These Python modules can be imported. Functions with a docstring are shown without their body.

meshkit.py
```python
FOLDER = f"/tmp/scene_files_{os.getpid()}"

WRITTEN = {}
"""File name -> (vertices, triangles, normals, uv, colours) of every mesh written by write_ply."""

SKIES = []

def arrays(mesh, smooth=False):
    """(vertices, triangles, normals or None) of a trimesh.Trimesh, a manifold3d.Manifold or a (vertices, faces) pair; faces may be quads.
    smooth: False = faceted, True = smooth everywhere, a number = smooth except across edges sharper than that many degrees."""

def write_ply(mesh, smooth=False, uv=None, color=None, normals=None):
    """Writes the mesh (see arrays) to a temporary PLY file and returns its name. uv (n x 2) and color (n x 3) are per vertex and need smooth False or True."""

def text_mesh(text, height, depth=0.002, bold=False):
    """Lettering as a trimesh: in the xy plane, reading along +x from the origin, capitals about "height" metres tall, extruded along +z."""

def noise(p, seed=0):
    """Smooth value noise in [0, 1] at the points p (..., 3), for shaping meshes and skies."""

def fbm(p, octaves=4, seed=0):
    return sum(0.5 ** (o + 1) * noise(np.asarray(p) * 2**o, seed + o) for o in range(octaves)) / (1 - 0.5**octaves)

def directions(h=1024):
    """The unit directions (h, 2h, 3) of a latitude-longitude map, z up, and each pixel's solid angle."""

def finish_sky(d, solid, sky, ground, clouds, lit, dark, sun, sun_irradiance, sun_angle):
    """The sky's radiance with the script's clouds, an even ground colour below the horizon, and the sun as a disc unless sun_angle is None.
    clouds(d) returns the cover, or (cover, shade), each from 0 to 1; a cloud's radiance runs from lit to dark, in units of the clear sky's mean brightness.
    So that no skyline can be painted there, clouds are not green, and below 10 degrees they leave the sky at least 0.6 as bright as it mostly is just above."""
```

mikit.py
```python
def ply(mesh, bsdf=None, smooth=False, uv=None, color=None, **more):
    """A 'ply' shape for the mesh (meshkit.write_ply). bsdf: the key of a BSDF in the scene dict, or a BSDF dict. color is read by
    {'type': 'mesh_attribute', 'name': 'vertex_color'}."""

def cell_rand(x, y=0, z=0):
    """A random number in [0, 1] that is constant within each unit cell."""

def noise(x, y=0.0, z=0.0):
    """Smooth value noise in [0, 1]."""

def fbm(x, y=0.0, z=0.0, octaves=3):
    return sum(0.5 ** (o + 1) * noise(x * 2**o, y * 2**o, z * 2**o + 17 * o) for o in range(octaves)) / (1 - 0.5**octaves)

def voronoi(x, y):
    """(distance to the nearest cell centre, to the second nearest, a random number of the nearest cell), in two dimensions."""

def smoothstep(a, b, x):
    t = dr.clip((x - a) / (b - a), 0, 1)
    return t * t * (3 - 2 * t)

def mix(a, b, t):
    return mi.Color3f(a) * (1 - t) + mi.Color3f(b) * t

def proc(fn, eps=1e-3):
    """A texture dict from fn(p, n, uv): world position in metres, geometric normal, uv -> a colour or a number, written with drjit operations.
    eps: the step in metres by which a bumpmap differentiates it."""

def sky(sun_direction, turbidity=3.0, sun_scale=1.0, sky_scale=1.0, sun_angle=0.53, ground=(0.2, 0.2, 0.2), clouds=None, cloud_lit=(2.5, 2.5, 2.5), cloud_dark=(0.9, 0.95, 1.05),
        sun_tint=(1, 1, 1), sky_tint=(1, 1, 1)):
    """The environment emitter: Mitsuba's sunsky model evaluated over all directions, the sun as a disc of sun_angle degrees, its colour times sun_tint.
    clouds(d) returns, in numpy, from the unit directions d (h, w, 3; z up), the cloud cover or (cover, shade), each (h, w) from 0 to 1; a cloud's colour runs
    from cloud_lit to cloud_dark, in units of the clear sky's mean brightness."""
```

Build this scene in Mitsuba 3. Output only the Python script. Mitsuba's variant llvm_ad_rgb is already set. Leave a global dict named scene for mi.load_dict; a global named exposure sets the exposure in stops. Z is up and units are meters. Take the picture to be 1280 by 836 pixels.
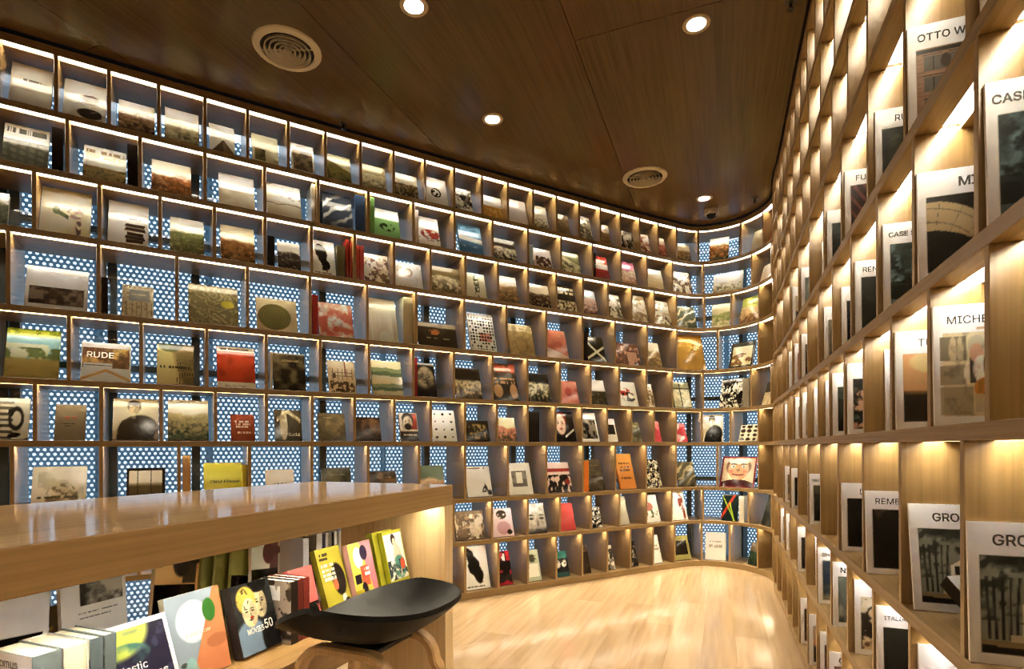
import math, random
import numpy as np
import trimesh
import drjit as dr
import mitsuba as mi
import shapely
from shapely.geometry import Polygon, LineString, box as sbox
import mikit, meshkit
from mikit import noise, fbm, smoothstep, mix

T = mi.ScalarTransform4f
scene, labels = {}, {}

# ------------------------------------------------------------------ camera, daylight, exposure
CAM_H, F_PX, HORIZON, ROLL = 1.2, 690.0, 558.7, 0.00297
scene['camera'] = {
    'type': 'perspective', 'fov': math.degrees(2 * math.atan(640 / F_PX)), 'fov_axis': 'x',
    'principal_point_offset_y': (418 - HORIZON) / 836.0,
    'near_clip': 0.02, 'far_clip': 200.0,
    'to_world': T().look_at(origin=[0, 0, CAM_H], target=[0, 1, CAM_H], up=[ROLL, 0, 1]),
}
scene['daylight'] = {**mikit.sky((0.2, 0.5, 0.8), turbidity=4.0, sun_scale=0.0, sky_scale=10.0, ground=(0.85, 0.88, 0.92),
                                 clouds=lambda d: np.ones(d.shape[:2]), cloud_lit=(0.74, 0.97, 1.2), cloud_dark=(0.74, 0.97, 1.2)),
                     'sampling_weight': 4.0}
exposure = 0.0
LED = np.array([1.0, 0.89, 0.67]) * 36.0          # the shelf light strips
LED_WALL = np.array([1.0, 0.89, 0.68]) * 42.0
LAMP = np.array([1.0, 0.88, 0.68]) * 85.0        # the ceiling downlights

# ------------------------------------------------------------------ colour and mesh helpers
def srgb(h):
    c = np.array([int(h[i:i + 2], 16) for i in (0, 2, 4)]) / 255.0
    return np.where(c <= 0.04045, c / 12.92, ((c + 0.055) / 1.055) ** 2.4)

def lin(c):
    c = np.clip(np.asarray(c, float), 0, 1)
    return np.where(c <= 0.04045, c / 12.92, ((c + 0.055) / 1.055) ** 2.4)

BOXF = np.array([[0, 3, 2, 1], [4, 5, 6, 7], [0, 1, 5, 4], [1, 2, 6, 5], [2, 3, 7, 6], [3, 0, 4, 7]])
def boxv(x0, x1, y0, y1, z0, z1):
    return np.array([[x0, y0, z0], [x1, y0, z0], [x1, y1, z0], [x0, y1, z0], [x0, y0, z1], [x1, y0, z1], [x1, y1, z1], [x0, y1, z1]], float)

def quads(f):
    f = np.asarray(f)
    return np.vstack([f[:, [0, 1, 2]], f[:, [0, 2, 3]]])

class Mesh:
    """Collects vertices, triangles and vertex colours of one mesh."""
    def __init__(self):
        self.v, self.f, self.c, self.n = [], [], [], 0
    def add(self, v, f, c=None):
        v, f = np.asarray(v, float), np.asarray(f, int)
        if f.shape[1] == 4:
            f = quads(f)
        self.v.append(v); self.f.append(f + self.n); self.n += len(v)
        self.c.append(np.broadcast_to(np.zeros(3) if c is None else np.asarray(c, float), (len(v), 3)))
        return self
    def box(self, *a, c=None):
        return self.add(boxv(*a), BOXF, c)
    def tm(self, m, c=None):
        return self.add(m.vertices, m.faces, c)
    def get(self, place=None):
        v = np.vstack(self.v)
        if place is not None:
            v = v @ place[:3, :3].T + place[:3, 3]
        return v, np.vstack(self.f)
    def col(self):
        return np.vstack(self.c)

USED = {}
def number(base):
    k = USED.get(base, 0); USED[base] = k + 1
    return base if k == 0 else f'{base}_{k:03d}'

def put(key, mesh, mat, place=None, smooth=False, color=False, **more):
    """One entry of the scene under a free number of the key; returns the key."""
    key = number(key)
    if isinstance(mesh, Mesh):
        c = mesh.col() if color else None
        mesh = mesh.get(place)
        scene[key] = mikit.ply(mesh, mat, smooth, color=c, **more)
    else:
        if place is not None:
            mesh = (np.asarray(mesh[0]) @ place[:3, :3].T + place[:3, 3], mesh[1]) if isinstance(mesh, tuple) else mesh.copy().apply_transform(place)
        scene[key] = mikit.ply(mesh, mat, smooth, **more)
    return key

def tag(key, label=None, cat=None, group=None, kind=None):
    d = labels.setdefault(key, {})
    for k, x in (('label', label), ('category', cat), ('group', group), ('kind', kind)):
        if x:
            d[k] = x

def frame(o, x, y, z=(0, 0, 1)):
    m = np.eye(4)
    m[:3, 0], m[:3, 1], m[:3, 2], m[:3, 3] = x, y, z, o
    return m

def rot(axis, a):
    return trimesh.transformations.rotation_matrix(a, axis)

def bevel_box(x0, x1, y0, y1, z0, z1, r):
    """A box with 45 degree chamfers of r along every edge."""
    p = [(sx, sy, sz) for sx in (0, 1) for sy in (0, 1) for sz in (0, 1)]
    pts = []
    lo, hi = np.array([x0, y0, z0], float), np.array([x1, y1, z1], float)
    for c in p:
        corner = np.where(np.array(c) == 0, lo, hi)
        inn = np.where(np.array(c) == 0, 1, -1) * r
        for ax in range(3):
            q = corner + inn; q[ax] = corner[ax]; pts.append(q)
    return trimesh.convex.convex_hull(np.array(pts))

# ------------------------------------------------------------------ materials
def wood(base, dark, along, cross, grain=150.0, amount=0.55, rough=0.38, spec=0.45):
    """Veneer: streaks along one direction (unit vectors in world space), with slow drifts of tone."""
    ax, ay, az = along
    (c1x, c1y, c1z), (c2x, c2y, c2z) = cross
    b, d = [float(x) for x in srgb(base)], [float(x) for x in srgb(dark)]
    def fn(p, n, uv):
        a = p.x * ax + p.y * ay + p.z * az
        u = p.x * c1x + p.y * c1y + p.z * c1z
        w = p.x * c2x + p.y * c2y + p.z * c2z
        s = fbm(a * 2.5, u * grain, w * grain, octaves=3)
        t = noise(a * 1.3 + 7, u * 9, w * 9)
        k = dr.clip((s - 0.32) * 1.9 * amount + (t - 0.5) * 0.35, 0, 1)
        return mix(b, d, k)
    return {'type': 'principled', 'base_color': mikit.proc(fn), 'roughness': rough, 'specular': spec}

DA, DB = (0.863, 0.505), (0.357, 0.934)      # directions of the window wall and of the solid wall
scene['oak_upright'] = wood('95794f', '705834', (0, 0, 1), ((1, 0, 0), (0, 1, 0)), rough=0.26, spec=0.6)
scene['oak_shelf'] = wood('8a7048', '69502d', (DA[0], DA[1], 0), ((-DA[1], DA[0], 0), (0, 0, 1)))
scene['oak_shelf_solid'] = wood('8a7048', '69502d', (DB[0], DB[1], 0), ((-DB[1], DB[0], 0), (0, 0, 1)))
scene['oak_desk'] = wood('927348', '70532d', (DB[0], DB[1], 0), ((-DB[1], DB[0], 0), (0, 0, 1)), grain=120)
scene['oak_desk_top'] = wood('a88a66', '886a48', (DB[0], DB[1], 0), ((-DB[1], DB[0], 0), (0, 0, 1)), grain=120, rough=0.08, spec=1.0)
scene['oak_panel_lit'] = wood('c8ac80', 'a98c62', (0, 0, 1), ((1, 0, 0), (0, 1, 0)), grain=110)  # end panels: paler than the counter oak, bright light put into the colour
scene['oak_leg'] = wood('c09a68', '8f6a40', (0, 0, 1), ((1, 0, 0), (0, 1, 0)), grain=240)
scene['ceiling_veneer'] = wood('543c1d', '3d2b12', (DB[0], DB[1], 0), ((-DB[1], DB[0], 0), (0, 0, 1)), grain=90, amount=1.0, rough=0.26, spec=0.5)
for i, (b, d) in enumerate((('9c8465', '8a7152'), ('967e5f', '836a4c'), ('a1896b', '907759'))):
    scene[f'floor_oak_{i}'] = wood(b, d, (DB[0], DB[1], 0), ((-DB[1], DB[0], 0), (0, 0, 1)), grain=45, amount=0.6, rough=0.15, spec=0.6)
def flat(c, rough=0.5, spec=0.5, metal=0.0):
    return {'type': 'principled', 'base_color': {'type': 'rgb', 'value': [float(x) for x in srgb(c)]}, 'roughness': rough, 'specular': spec, 'metallic': metal}
scene['dark_gap'] = flat('2a1c10', 0.8)
scene['plaster_wall'] = flat('b09468', 0.7)
scene['facade_metal'] = flat('74869a', 0.45, 0.5)
scene['post_metal'] = flat('2c3a3c', 0.35, 0.5)
scene['black_shell'] = flat('0a0906', 0.5, 0.12)
scene['black_metal'] = flat('121212', 0.4)
scene['vent_paint'] = flat('d8cdb4', 0.5)
scene['vent_dark'] = flat('1c150e', 0.8)
scene['lamp_trim'] = flat('c9b48c', 0.35)
scene['steel'] = flat('4a4238', 0.3, 0.5, 0.8)
scene['paper_pages'] = flat('e2d8c2', 0.8)
scene['window_glass'] = {'type': 'thindielectric', 'int_ior': 1.5}
scene['acrylic'] = {'type': 'dielectric', 'int_ior': 1.49}
VC = {'type': 'mesh_attribute', 'name': 'vertex_color'}
scene['book_print'] = {'type': 'principled', 'base_color': VC, 'roughness': 0.09, 'specular': 0.17}
for nm, c in (('black', '1b1712'), ('white', 'f4eee2'), ('brown', '3a2c20'), ('cream', 'efe3c8'), ('grey', '6a6458'), ('gold', 'c8a030'), ('red', 'b04a38')):
    scene[f'ink_{nm}'] = flat(c, 0.5)
scene['book_matte'] = {'type': 'principled', 'base_color': VC, 'roughness': 0.35, 'specular': 0.2}
def emitter(c):
    return {'type': 'area', 'radiance': {'type': 'rgb', 'value': [float(x) for x in c]}}
scene['diffuser'] = flat('f4efe4', 0.6)

# ------------------------------------------------------------------ the plan: front line of the shelves
PATH = [(-4.3, 1.939), (-3.5, 2.433), (-2.7, 2.927), (-2.194, 3.238), (-1.688, 3.546), (-1.181, 3.85), (-0.675, 4.15), (-0.169, 4.448), (0.338, 4.741),
        (0.844, 5.032), (1.35, 5.318), (1.62, 5.462), (1.9, 5.558), (2.09, 5.495), (2.235, 5.36), (2.315, 5.16), (2.325, 4.955), (2.225, 4.7), (2.075, 4.3),
        (1.813, 3.6), (1.514, 2.8), (1.215, 2.0), (0.916, 1.2), (0.617, 0.4), (0.243, -0.6)]
from scipy.interpolate import CubicSpline
_p = np.array(PATH); _d = np.r_[0, np.cumsum(np.hypot(*np.diff(_p, axis=0).T))]
_cs = CubicSpline(_d, _p); _t = np.linspace(0, _d[-1], 6000); _S = np.r_[0, np.cumsum(np.hypot(*np.diff(_cs(_t), axis=0).T))]
LENGTH = _S[-1]
def at(s, e=0.0):
    """(point, direction, outward normal) of the shelf front at arc length s, set back by e."""
    t = np.interp(s, _S, _t); p = _cs(t); d = _cs(t, 1); d = d / np.linalg.norm(d, axis=-1, keepdims=True)
    n = np.stack([-d[..., 1], d[..., 0]], -1)
    return p + np.asarray(e)[..., None] * n if np.ndim(e) else p + e * n, d, n

UNDER = [3.371, 3.029, 2.703, 2.360, 1.938, 1.549, 1.210, 0.762, 0.4245]    # undersides of the top board and of the eight shelves
THICK, DEPTH, PLINTH = 0.033, 0.35, 0.054
FLOOR_Z = {r: (UNDER[r] + THICK if r < 9 else PLINTH) for r in range(1, 10)}
DIVIDERS = {
    1: [0.422, 0.662, 0.903, 1.143, 1.384, 1.624, 1.865, 2.104, 2.341, 2.582, 2.824, 3.064, 3.309, 3.549, 3.79, 4.033, 4.277, 4.518, 4.761, 4.999, 5.244, 5.483, 5.725, 5.965, 6.203, 6.439, 6.673, 6.914, 7.172, 7.58, 7.858, 8.094, 8.331, 8.567, 8.804, 9.04, 9.277, 9.513, 9.749, 9.986, 10.222, 10.479, 10.713, 10.957, 11.2, 11.444, 11.687, 11.93, 12.174, 12.417, 12.66, 12.904, 13.147, 13.391, 13.634],
    2: [0.467, 0.804, 1.141, 1.478, 1.815, 2.152, 2.488, 2.823, 3.164, 3.5, 3.845, 4.182, 4.52, 4.855, 5.192, 5.529, 5.872, 6.207, 6.529, 6.857, 7.223, 7.704, 8.027, 8.35, 8.673, 8.995, 9.318, 9.641, 9.964, 10.286, 10.623, 10.944, 11.285, 11.626, 11.967, 12.308, 12.649, 12.99, 13.331, 13.672],
    3: [0.57, 0.858, 1.146, 1.434, 1.722, 2.01, 2.295, 2.586, 2.874, 3.164, 3.454, 3.748, 4.034, 4.32, 4.612, 4.904, 5.192, 5.479, 5.766, 6.052, 6.336, 6.619, 6.91, 7.231, 7.484, 7.798, 8.079, 8.36, 8.641, 8.922, 9.203, 9.483, 9.764, 10.045, 10.326, 10.607, 10.891, 11.183, 11.463, 11.754, 12.046, 12.337, 12.629, 12.92, 13.212, 13.503],
    4: [0.363, 0.748, 1.133, 1.518, 1.903, 2.29, 2.672, 3.06, 3.445, 3.835, 4.204, 4.602, 4.983, 5.373, 5.76, 6.134, 6.529, 6.915, 7.352, 7.79, 8.207, 8.623, 9.04, 9.456, 9.872, 10.289, 10.695, 11.069, 11.463, 11.829, 12.203, 12.593, 12.983, 13.372],
    5: [0.476, 0.812, 1.148, 1.484, 1.82, 2.156, 2.491, 2.83, 3.17, 3.51, 3.846, 4.18, 4.511, 4.852, 5.184, 5.516, 5.849, 6.182, 6.518, 6.851, 7.216, 7.691, 8.007, 8.323, 8.639, 8.955, 9.271, 9.587, 9.902, 10.225, 10.55, 10.891, 11.229, 11.57, 11.893, 12.238, 12.578, 12.918, 13.258, 13.598],
    6: [0.571, 0.859, 1.147, 1.435, 1.723, 2.011, 2.301, 2.589, 2.877, 3.17, 3.457, 3.743, 4.033, 4.317, 4.606, 4.892, 5.184, 5.466, 5.748, 6.038, 6.332, 6.613, 6.901, 7.202, 7.473, 7.787, 8.092, 8.398, 8.703, 9.008, 9.313, 9.619, 9.924, 10.208, 10.532, 10.819, 11.111, 11.406, 11.708, 11.995, 12.279, 12.571, 12.862, 13.154, 13.445],
    7: [0.38, 0.764, 1.148, 1.532, 1.916, 2.299, 2.68, 3.069, 3.453, 3.838, 4.223, 4.604, 4.993, 5.369, 5.76, 6.132, 6.512, 6.899, 7.346, 7.787, 8.196, 8.604, 9.013, 9.422, 9.828, 10.219, 10.595, 10.993, 11.391, 11.783, 12.172, 12.561, 12.949, 13.338],
    8: [0.448, 0.786, 1.124, 1.462, 1.8, 2.138, 2.476, 2.814, 3.152, 3.49, 3.828, 4.166, 4.504, 4.842, 5.182, 5.51, 5.848, 6.18, 6.514, 6.837, 7.212, 7.657, 8.01, 8.364, 8.718, 9.071, 9.425, 9.779, 10.132, 10.486, 10.838, 11.157, 11.512, 11.856, 12.198, 12.54, 12.882, 13.224, 13.566],
    9: [0.584, 0.871, 1.158, 1.445, 1.732, 2.019, 2.306, 2.593, 2.88, 3.167, 3.454, 3.741, 4.028, 4.315, 4.602, 4.9, 5.182, 5.47, 5.749, 6.035, 6.312, 6.597, 6.876, 7.198, 7.462, 7.77, 8.052, 8.334, 8.616, 8.897, 9.261, 9.55, 9.849, 10.18, 10.473, 10.752, 11.058, 11.349, 11.639, 11.93, 12.22, 12.511, 12.801, 13.091, 13.382, 13.672],
}
CURVE_END = 8.02      # where the window side ends and the solid wall begins
GLASS_START, GLASS_END = 1.86, 7.86

def samples(s0, s1):
    """Arc lengths that follow the curve: dense where it bends."""
    s = [s0]
    while s[-1] < s1 - 1e-6:
        s.append(min(s1, s[-1] + (0.035 if 6.6 < s[-1] < 8.6 else 0.12)))
    return np.array(s)

def ribbon(profile, s0, s1):
    """Sweeps a closed (e, z) profile along the shelf front."""
    ss, k = samples(s0, s1), len(profile)
    v = []
    for e, z in profile:
        p, _, _ = at(ss, e)
        v.append(np.c_[p, np.full(len(ss), z)])
    v = np.stack(v, 1).reshape(-1, 3)
    f = []
    for i in range(len(ss) - 1):
        for j in range(k):
            a, b = i * k + j, i * k + (j + 1) % k
            f.append([a, b, b + k, a + k])
    f = list(quads(np.array(f)))
    for j in range(1, k - 1):
        f.append([0, j + 1, j]); f.append([(len(ss) - 1) * k, (len(ss) - 1) * k + j, (len(ss) - 1) * k + j + 1])
    m = Mesh(); m.add(v, np.array(f)[:, ::-1]); return m

GROOVE = 0.014        # the light strips lie in a groove of the underside
def board_profile(e0, e1, z0, z1, r=0.0015, groove=None):
    p = [(e0 + r, z0), (e0, z0 + r), (e0, z1 - r), (e0 + r, z1), (e1, z1), (e1, z0)]
    if groove:
        p += [(groove[1], z0), (groove[1], z0 + GROOVE), (groove[0], z0 + GROOVE), (groove[0], z0)]
    return p

# ------------------------------------------------------------------ the setting: floor, ceiling, walls, windows
_front = np.array([at(s)[0] for s in np.linspace(0, LENGTH, 400)])
ROOM = Polygon(np.vstack([_front, [[0.0, -1.3], [-4.3, -1.3]]]))
OUTER = ROOM.buffer(0.75, join_style=2)
def slab(poly, z0, z1):
    m = trimesh.creation.extrude_polygon(poly, z1 - z0, engine='earcut'); m.apply_translation([0, 0, z0]); return m

UB = np.array([DB[0], DB[1]]); NB = np.array([DB[1], -DB[0]])        # along the solid wall; towards it
def rect_uv(u0, u1, w0, w1):
    return Polygon([UB * u + NB * w for u, w in ((u0, w0), (u1, w0), (u1, w1), (u0, w1))])

put('floor', slab(OUTER, -0.12, -0.012), 'dark_gap'); tag('floor', 'pale glossy oak plank floor', kind='structure')
rng = random.Random(4)
_w = 0.19
for i in range(-3, 38):
    u = -4.6 - rng.random() * 1.4
    while u < 7.5:
        ln = 1.5 + rng.random() * 0.9
        pl = rect_uv(u + 0.0003, u + ln - 0.0003, 0.45 - (i + 1) * _w + 0.0003, 0.45 - i * _w - 0.0003).intersection(ROOM.buffer(0.1))
        if pl.geom_type == 'Polygon' and pl.area > 0.02:
            put('floor__plank', slab(pl, -0.012, 0.0), f'floor_oak_{rng.randrange(3)}')
        u += ln

put('ceiling', slab(ROOM.buffer(0.46, join_style=2), 3.475, 3.6), 'dark_gap'); tag('ceiling', 'dark brown veneered ceiling in large panels', kind='structure')
CEIL = ROOM.buffer(-0.012)
for (w0, w1, cuts) in ((-6.9, -5.64, (-4, 0.5, 2.9, 6)), (-5.64, -4.42, (-4, 1.0, 3.4, 6)), (-4.42, -3.20, (-4, -0.4, 2.04, 4.5, 7)), (-3.20, -1.98, (-4, -2.2, 0.3, 7)),
                       (-1.98, -0.756, (-4, -1.4, 1.74, 7)), (-0.756, 0.46, (-4, 0.52, 2.958, 7))):
    for u0, u1 in zip(cuts, cuts[1:]):
        pl = rect_uv(u0 + 0.0018, u1 - 0.0018, w0 + 0.0018, w1 - 0.0018).intersection(CEIL)
        for g in getattr(pl, 'geoms', [pl]):
            if g.area > 0.003:
                put('ceiling__panel', slab(g, 3.43, 3.446), 'ceiling_veneer')

def wall(name, a, b, t, z0=0.0, z1=3.43, mat='plaster_wall'):
    a, b = np.array(a, float), np.array(b, float)
    d = (b - a) / np.linalg.norm(b - a); n = np.array([d[1], -d[0]])
    put(name, slab(Polygon([a, b, b + n * t, a + n * t]), z0, z1), mat); tag(name, 'plain brown wall', kind='structure')
wall('wall_left', (-4.305, 2.45), (-4.305, -1.3), -0.12)
wall('wall_back', (-4.4, -1.305), (0.6, -1.305), 0.12)
_e, _dd, _nn = at(LENGTH)
wall('wall_right', (0.0, -1.3), tuple(_e), 0.12)
# a solid wall behind the shelves of the right side
wp, _, _ = at(samples(GLASS_END, LENGTH), 0.372); wq, _, _ = at(samples(GLASS_END, LENGTH), 0.50)
put('wall_solid', slab(Polygon(np.vstack([wp, wq[::-1]])).buffer(0), 0.0, 3.43), 'plaster_wall'); tag('wall_solid', 'solid wall behind the oak shelves', kind='structure')

wp, _, _ = at(samples(0.0, GLASS_START - 0.03), 0.372); wq, _, _ = at(samples(0.0, GLASS_START - 0.03), 0.50)
put('wall_front', slab(Polygon(np.vstack([wp, wq[::-1]])).buffer(0), 0.0, 3.43), 'post_metal'); tag('wall_front', 'dark solid wall beside the first window', kind='structure')

# windows behind the shelves: panes between dark posts, rails at three heights

POSTS = [GLASS_START, 2.325, 2.78, 3.605, 4.435, 5.26, 6.095, 6.70, 7.185, 7.46, GLASS_END]
RAILS = (0.86, 1.71, 2.565)
for i, (s0, s1) in enumerate(zip(POSTS, POSTS[1:])):
    nm = f'window_{i + 1}'
    a, _, _ = at(s0, 0.368); b, _, _ = at(s1, 0.368)
    ch = (b - a) / np.linalg.norm(b - a); n = np.array([-ch[1], ch[0]]); w = np.linalg.norm(b - a)
    P = frame([a[0], a[1], 0], [*ch, 0], [*n, 0])
    put(nm, (boxv(0.0, w, 0, 0, 0.0, 3.43)[[0, 1, 5, 4]], np.array([[0, 1, 2], [0, 2, 3]])), 'window_glass', P)
    tag(nm, 'clear window pane behind the open shelves', kind='structure')
    m = Mesh().box(-0.024, 0.024, 0.01, 0.075, 0.0, 3.43); put(f'{nm}__post', m, 'post_metal', P)
    for z in RAILS:
        m = Mesh().box(0.024, w - 0.024, 0.015, 0.06, z - 0.02, z + 0.02); put(f'{nm}__rail', m, 'post_metal', P)

# perforated facade panels outside the windows
PITCH, HOLE, PW = 0.034, 0.0106, 0.636
def perforated():
    rows, cols, dz = 117, 18, PITCH * math.sqrt(3) / 2
    k = 6
    ang = np.arange(k) * math.pi / 3 + math.pi / 6
    ro = PITCH / math.sqrt(3)
    outer, inner = np.c_[np.cos(ang) * ro, np.sin(ang) * ro], np.c_[np.cos(ang) * HOLE, np.sin(ang) * HOLE]
    cell_v = np.vstack([np.c_[outer[:, 0], np.zeros(k), outer[:, 1]], np.c_[inner[:, 0], np.zeros(k), inner[:, 1]], np.c_[inner[:, 0], np.full(k, 0.003), inner[:, 1]]])
    cell_f = quads([[j, (j + 1) % k, k + (j + 1) % k, k + j] for j in range(k)] + [[k + j, k + (j + 1) % k, 2 * k + (j + 1) % k, 2 * k + j] for j in range(k)])
    vs, fs = [], []
    for r in range(rows):
        for c in range(cols):
            vs.append(cell_v + [(c + 0.5 + 0.5 * (r % 2) - 0.25) * PITCH, 0, (r + 0.5) * dz]); fs.append(cell_f + len(cell_v) * (r * cols + c))
    n = sum(map(len, vs)); zt = (rows + 0.3) * dz
    for x0, x1 in ((-0.0125, 0.0095), (cols * PITCH - 0.0095, cols * PITCH + 0.0205)):      # plain margins
        vs.append(np.array([[x0, -0.001, 0], [x1, -0.001, 0], [x1, -0.001, zt], [x0, -0.001, zt]])); fs.append(np.array([[n, n + 1, n + 2], [n, n + 2, n + 3]])); n += 4
    return np.vstack(vs), np.vstack(fs)
scene['facade_panel'] = {'type': 'principledthin', 'base_color': {'type': 'rgb', 'value': [0.16, 0.27, 0.345]}, 'diff_trans': 0.6, 'roughness': 0.5}  # translucent blue puts the daylight glow on the metal into the material
_perf = mikit.ply(perforated(), 'facade_panel')
s, k = GLASS_START - 0.25, 0
ORD = ['first', 'second', 'third', 'fourth', 'fifth', 'sixth', 'seventh', 'eighth', 'ninth', 'tenth', 'eleventh', 'twelfth', 'thirteenth', 'fourteenth', 'fifteenth',
       'sixteenth', 'seventeenth', 'eighteenth', 'nineteenth', 'twentieth', 'twenty-first', 'twenty-second', 'twenty-third', 'twenty-fourth', 'twenty-fifth', 'twenty-sixth', 'twenty-seventh', 'twenty-eighth', 'twenty-ninth', 'thirtieth']
while s < GLASS_END - 0.25:
    a, _, _ = at(s, 0.62)
    lo, hi = s, s + 0.9
    for _ in range(30):
        mid = (lo + hi) / 2
        (lo, hi) = (mid, hi) if np.linalg.norm(at(mid, 0.62)[0] - a) < PW else (lo, mid)
    b, _, _ = at(lo, 0.62)
    ch = (b - a) / np.linalg.norm(b - a); n = np.array([-ch[1], ch[0]])
    key = number('perforated_panel')
    scene[key] = {**_perf, 'to_world': T(frame([a[0], a[1], 0.0], [*ch, 0], [*n, 0]))}
    tag(key, f'blue grey perforated panel outside the windows, {ORD[k]} from left', 'facade panel', 'perforated panels outside the windows')
    s = lo + 0.003; k += 1

# ------------------------------------------------------------------ the two bookcases
def bookcase(root, s0, s1, mat, led, e0, e1):
    top = put(f'{root}__top_board', ribbon(board_profile(0, DEPTH, UNDER[0], 3.415, groove=(e0, e1)), s0, s1), mat)
    holders = [top] + [put(f'{root}__shelf', ribbon(board_profile(0, DEPTH, z, z + THICK, groove=(e0, e1)), s0, s1), mat) for z in UNDER[1:]]
    put(f'{root}__plinth', ribbon(board_profile(0, DEPTH, 0.0, PLINTH), s0, s1), mat)
    for r in range(1, 10):
        z0, z1 = FLOOR_Z[r], UNDER[r - 1]
        inside = [d for d in DIVIDERS[r] if s0 - 0.005 < d < s1 + 0.005]
        for d in inside:
            p, t, n = at(d)
            put(f'{root}__divider', Mesh().tm(bevel_box(-0.0095, 0.0095, 0.0012, DEPTH, z0, z1, 0.001)), 'oak_upright', frame([*p, 0], [*t, 0], [*n, 0]))
        ends = sorted({s0, s1, *inside})
        for a, b in zip(ends, ends[1:]):
            if b - a > 0.06:
                put(f'{holders[r - 1]}__light_strip', ribbon([(e0 + 0.001, z1 + GROOVE - 0.003), (e0 + 0.001, z1 + GROOVE - 0.0004), (e1 - 0.001, z1 + GROOVE - 0.0004), (e1 - 0.001, z1 + GROOVE - 0.003)], a + 0.011, b - 0.011), 'diffuser', emitter=emitter(led))
bookcase('bookcase', 0.05, CURVE_END, 'oak_shelf', LED, 0.006, 0.050)
tag('bookcase', 'curved oak bookcase of small lit cells before the windows', 'bookcase')
bookcase('bookcase_001', CURVE_END + 0.001, LENGTH, 'oak_shelf_solid', LED_WALL, 0.05, 0.092)
put('bookcase_001__back_panel', ribbon([(DEPTH, 0.0), (DEPTH, 3.415), (DEPTH + 0.018, 3.415), (DEPTH + 0.018, 0.0)], GLASS_END, LENGTH), 'oak_upright')
tag('bookcase_001', 'tall oak bookcase with solid back on the right', 'bookcase')

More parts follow.
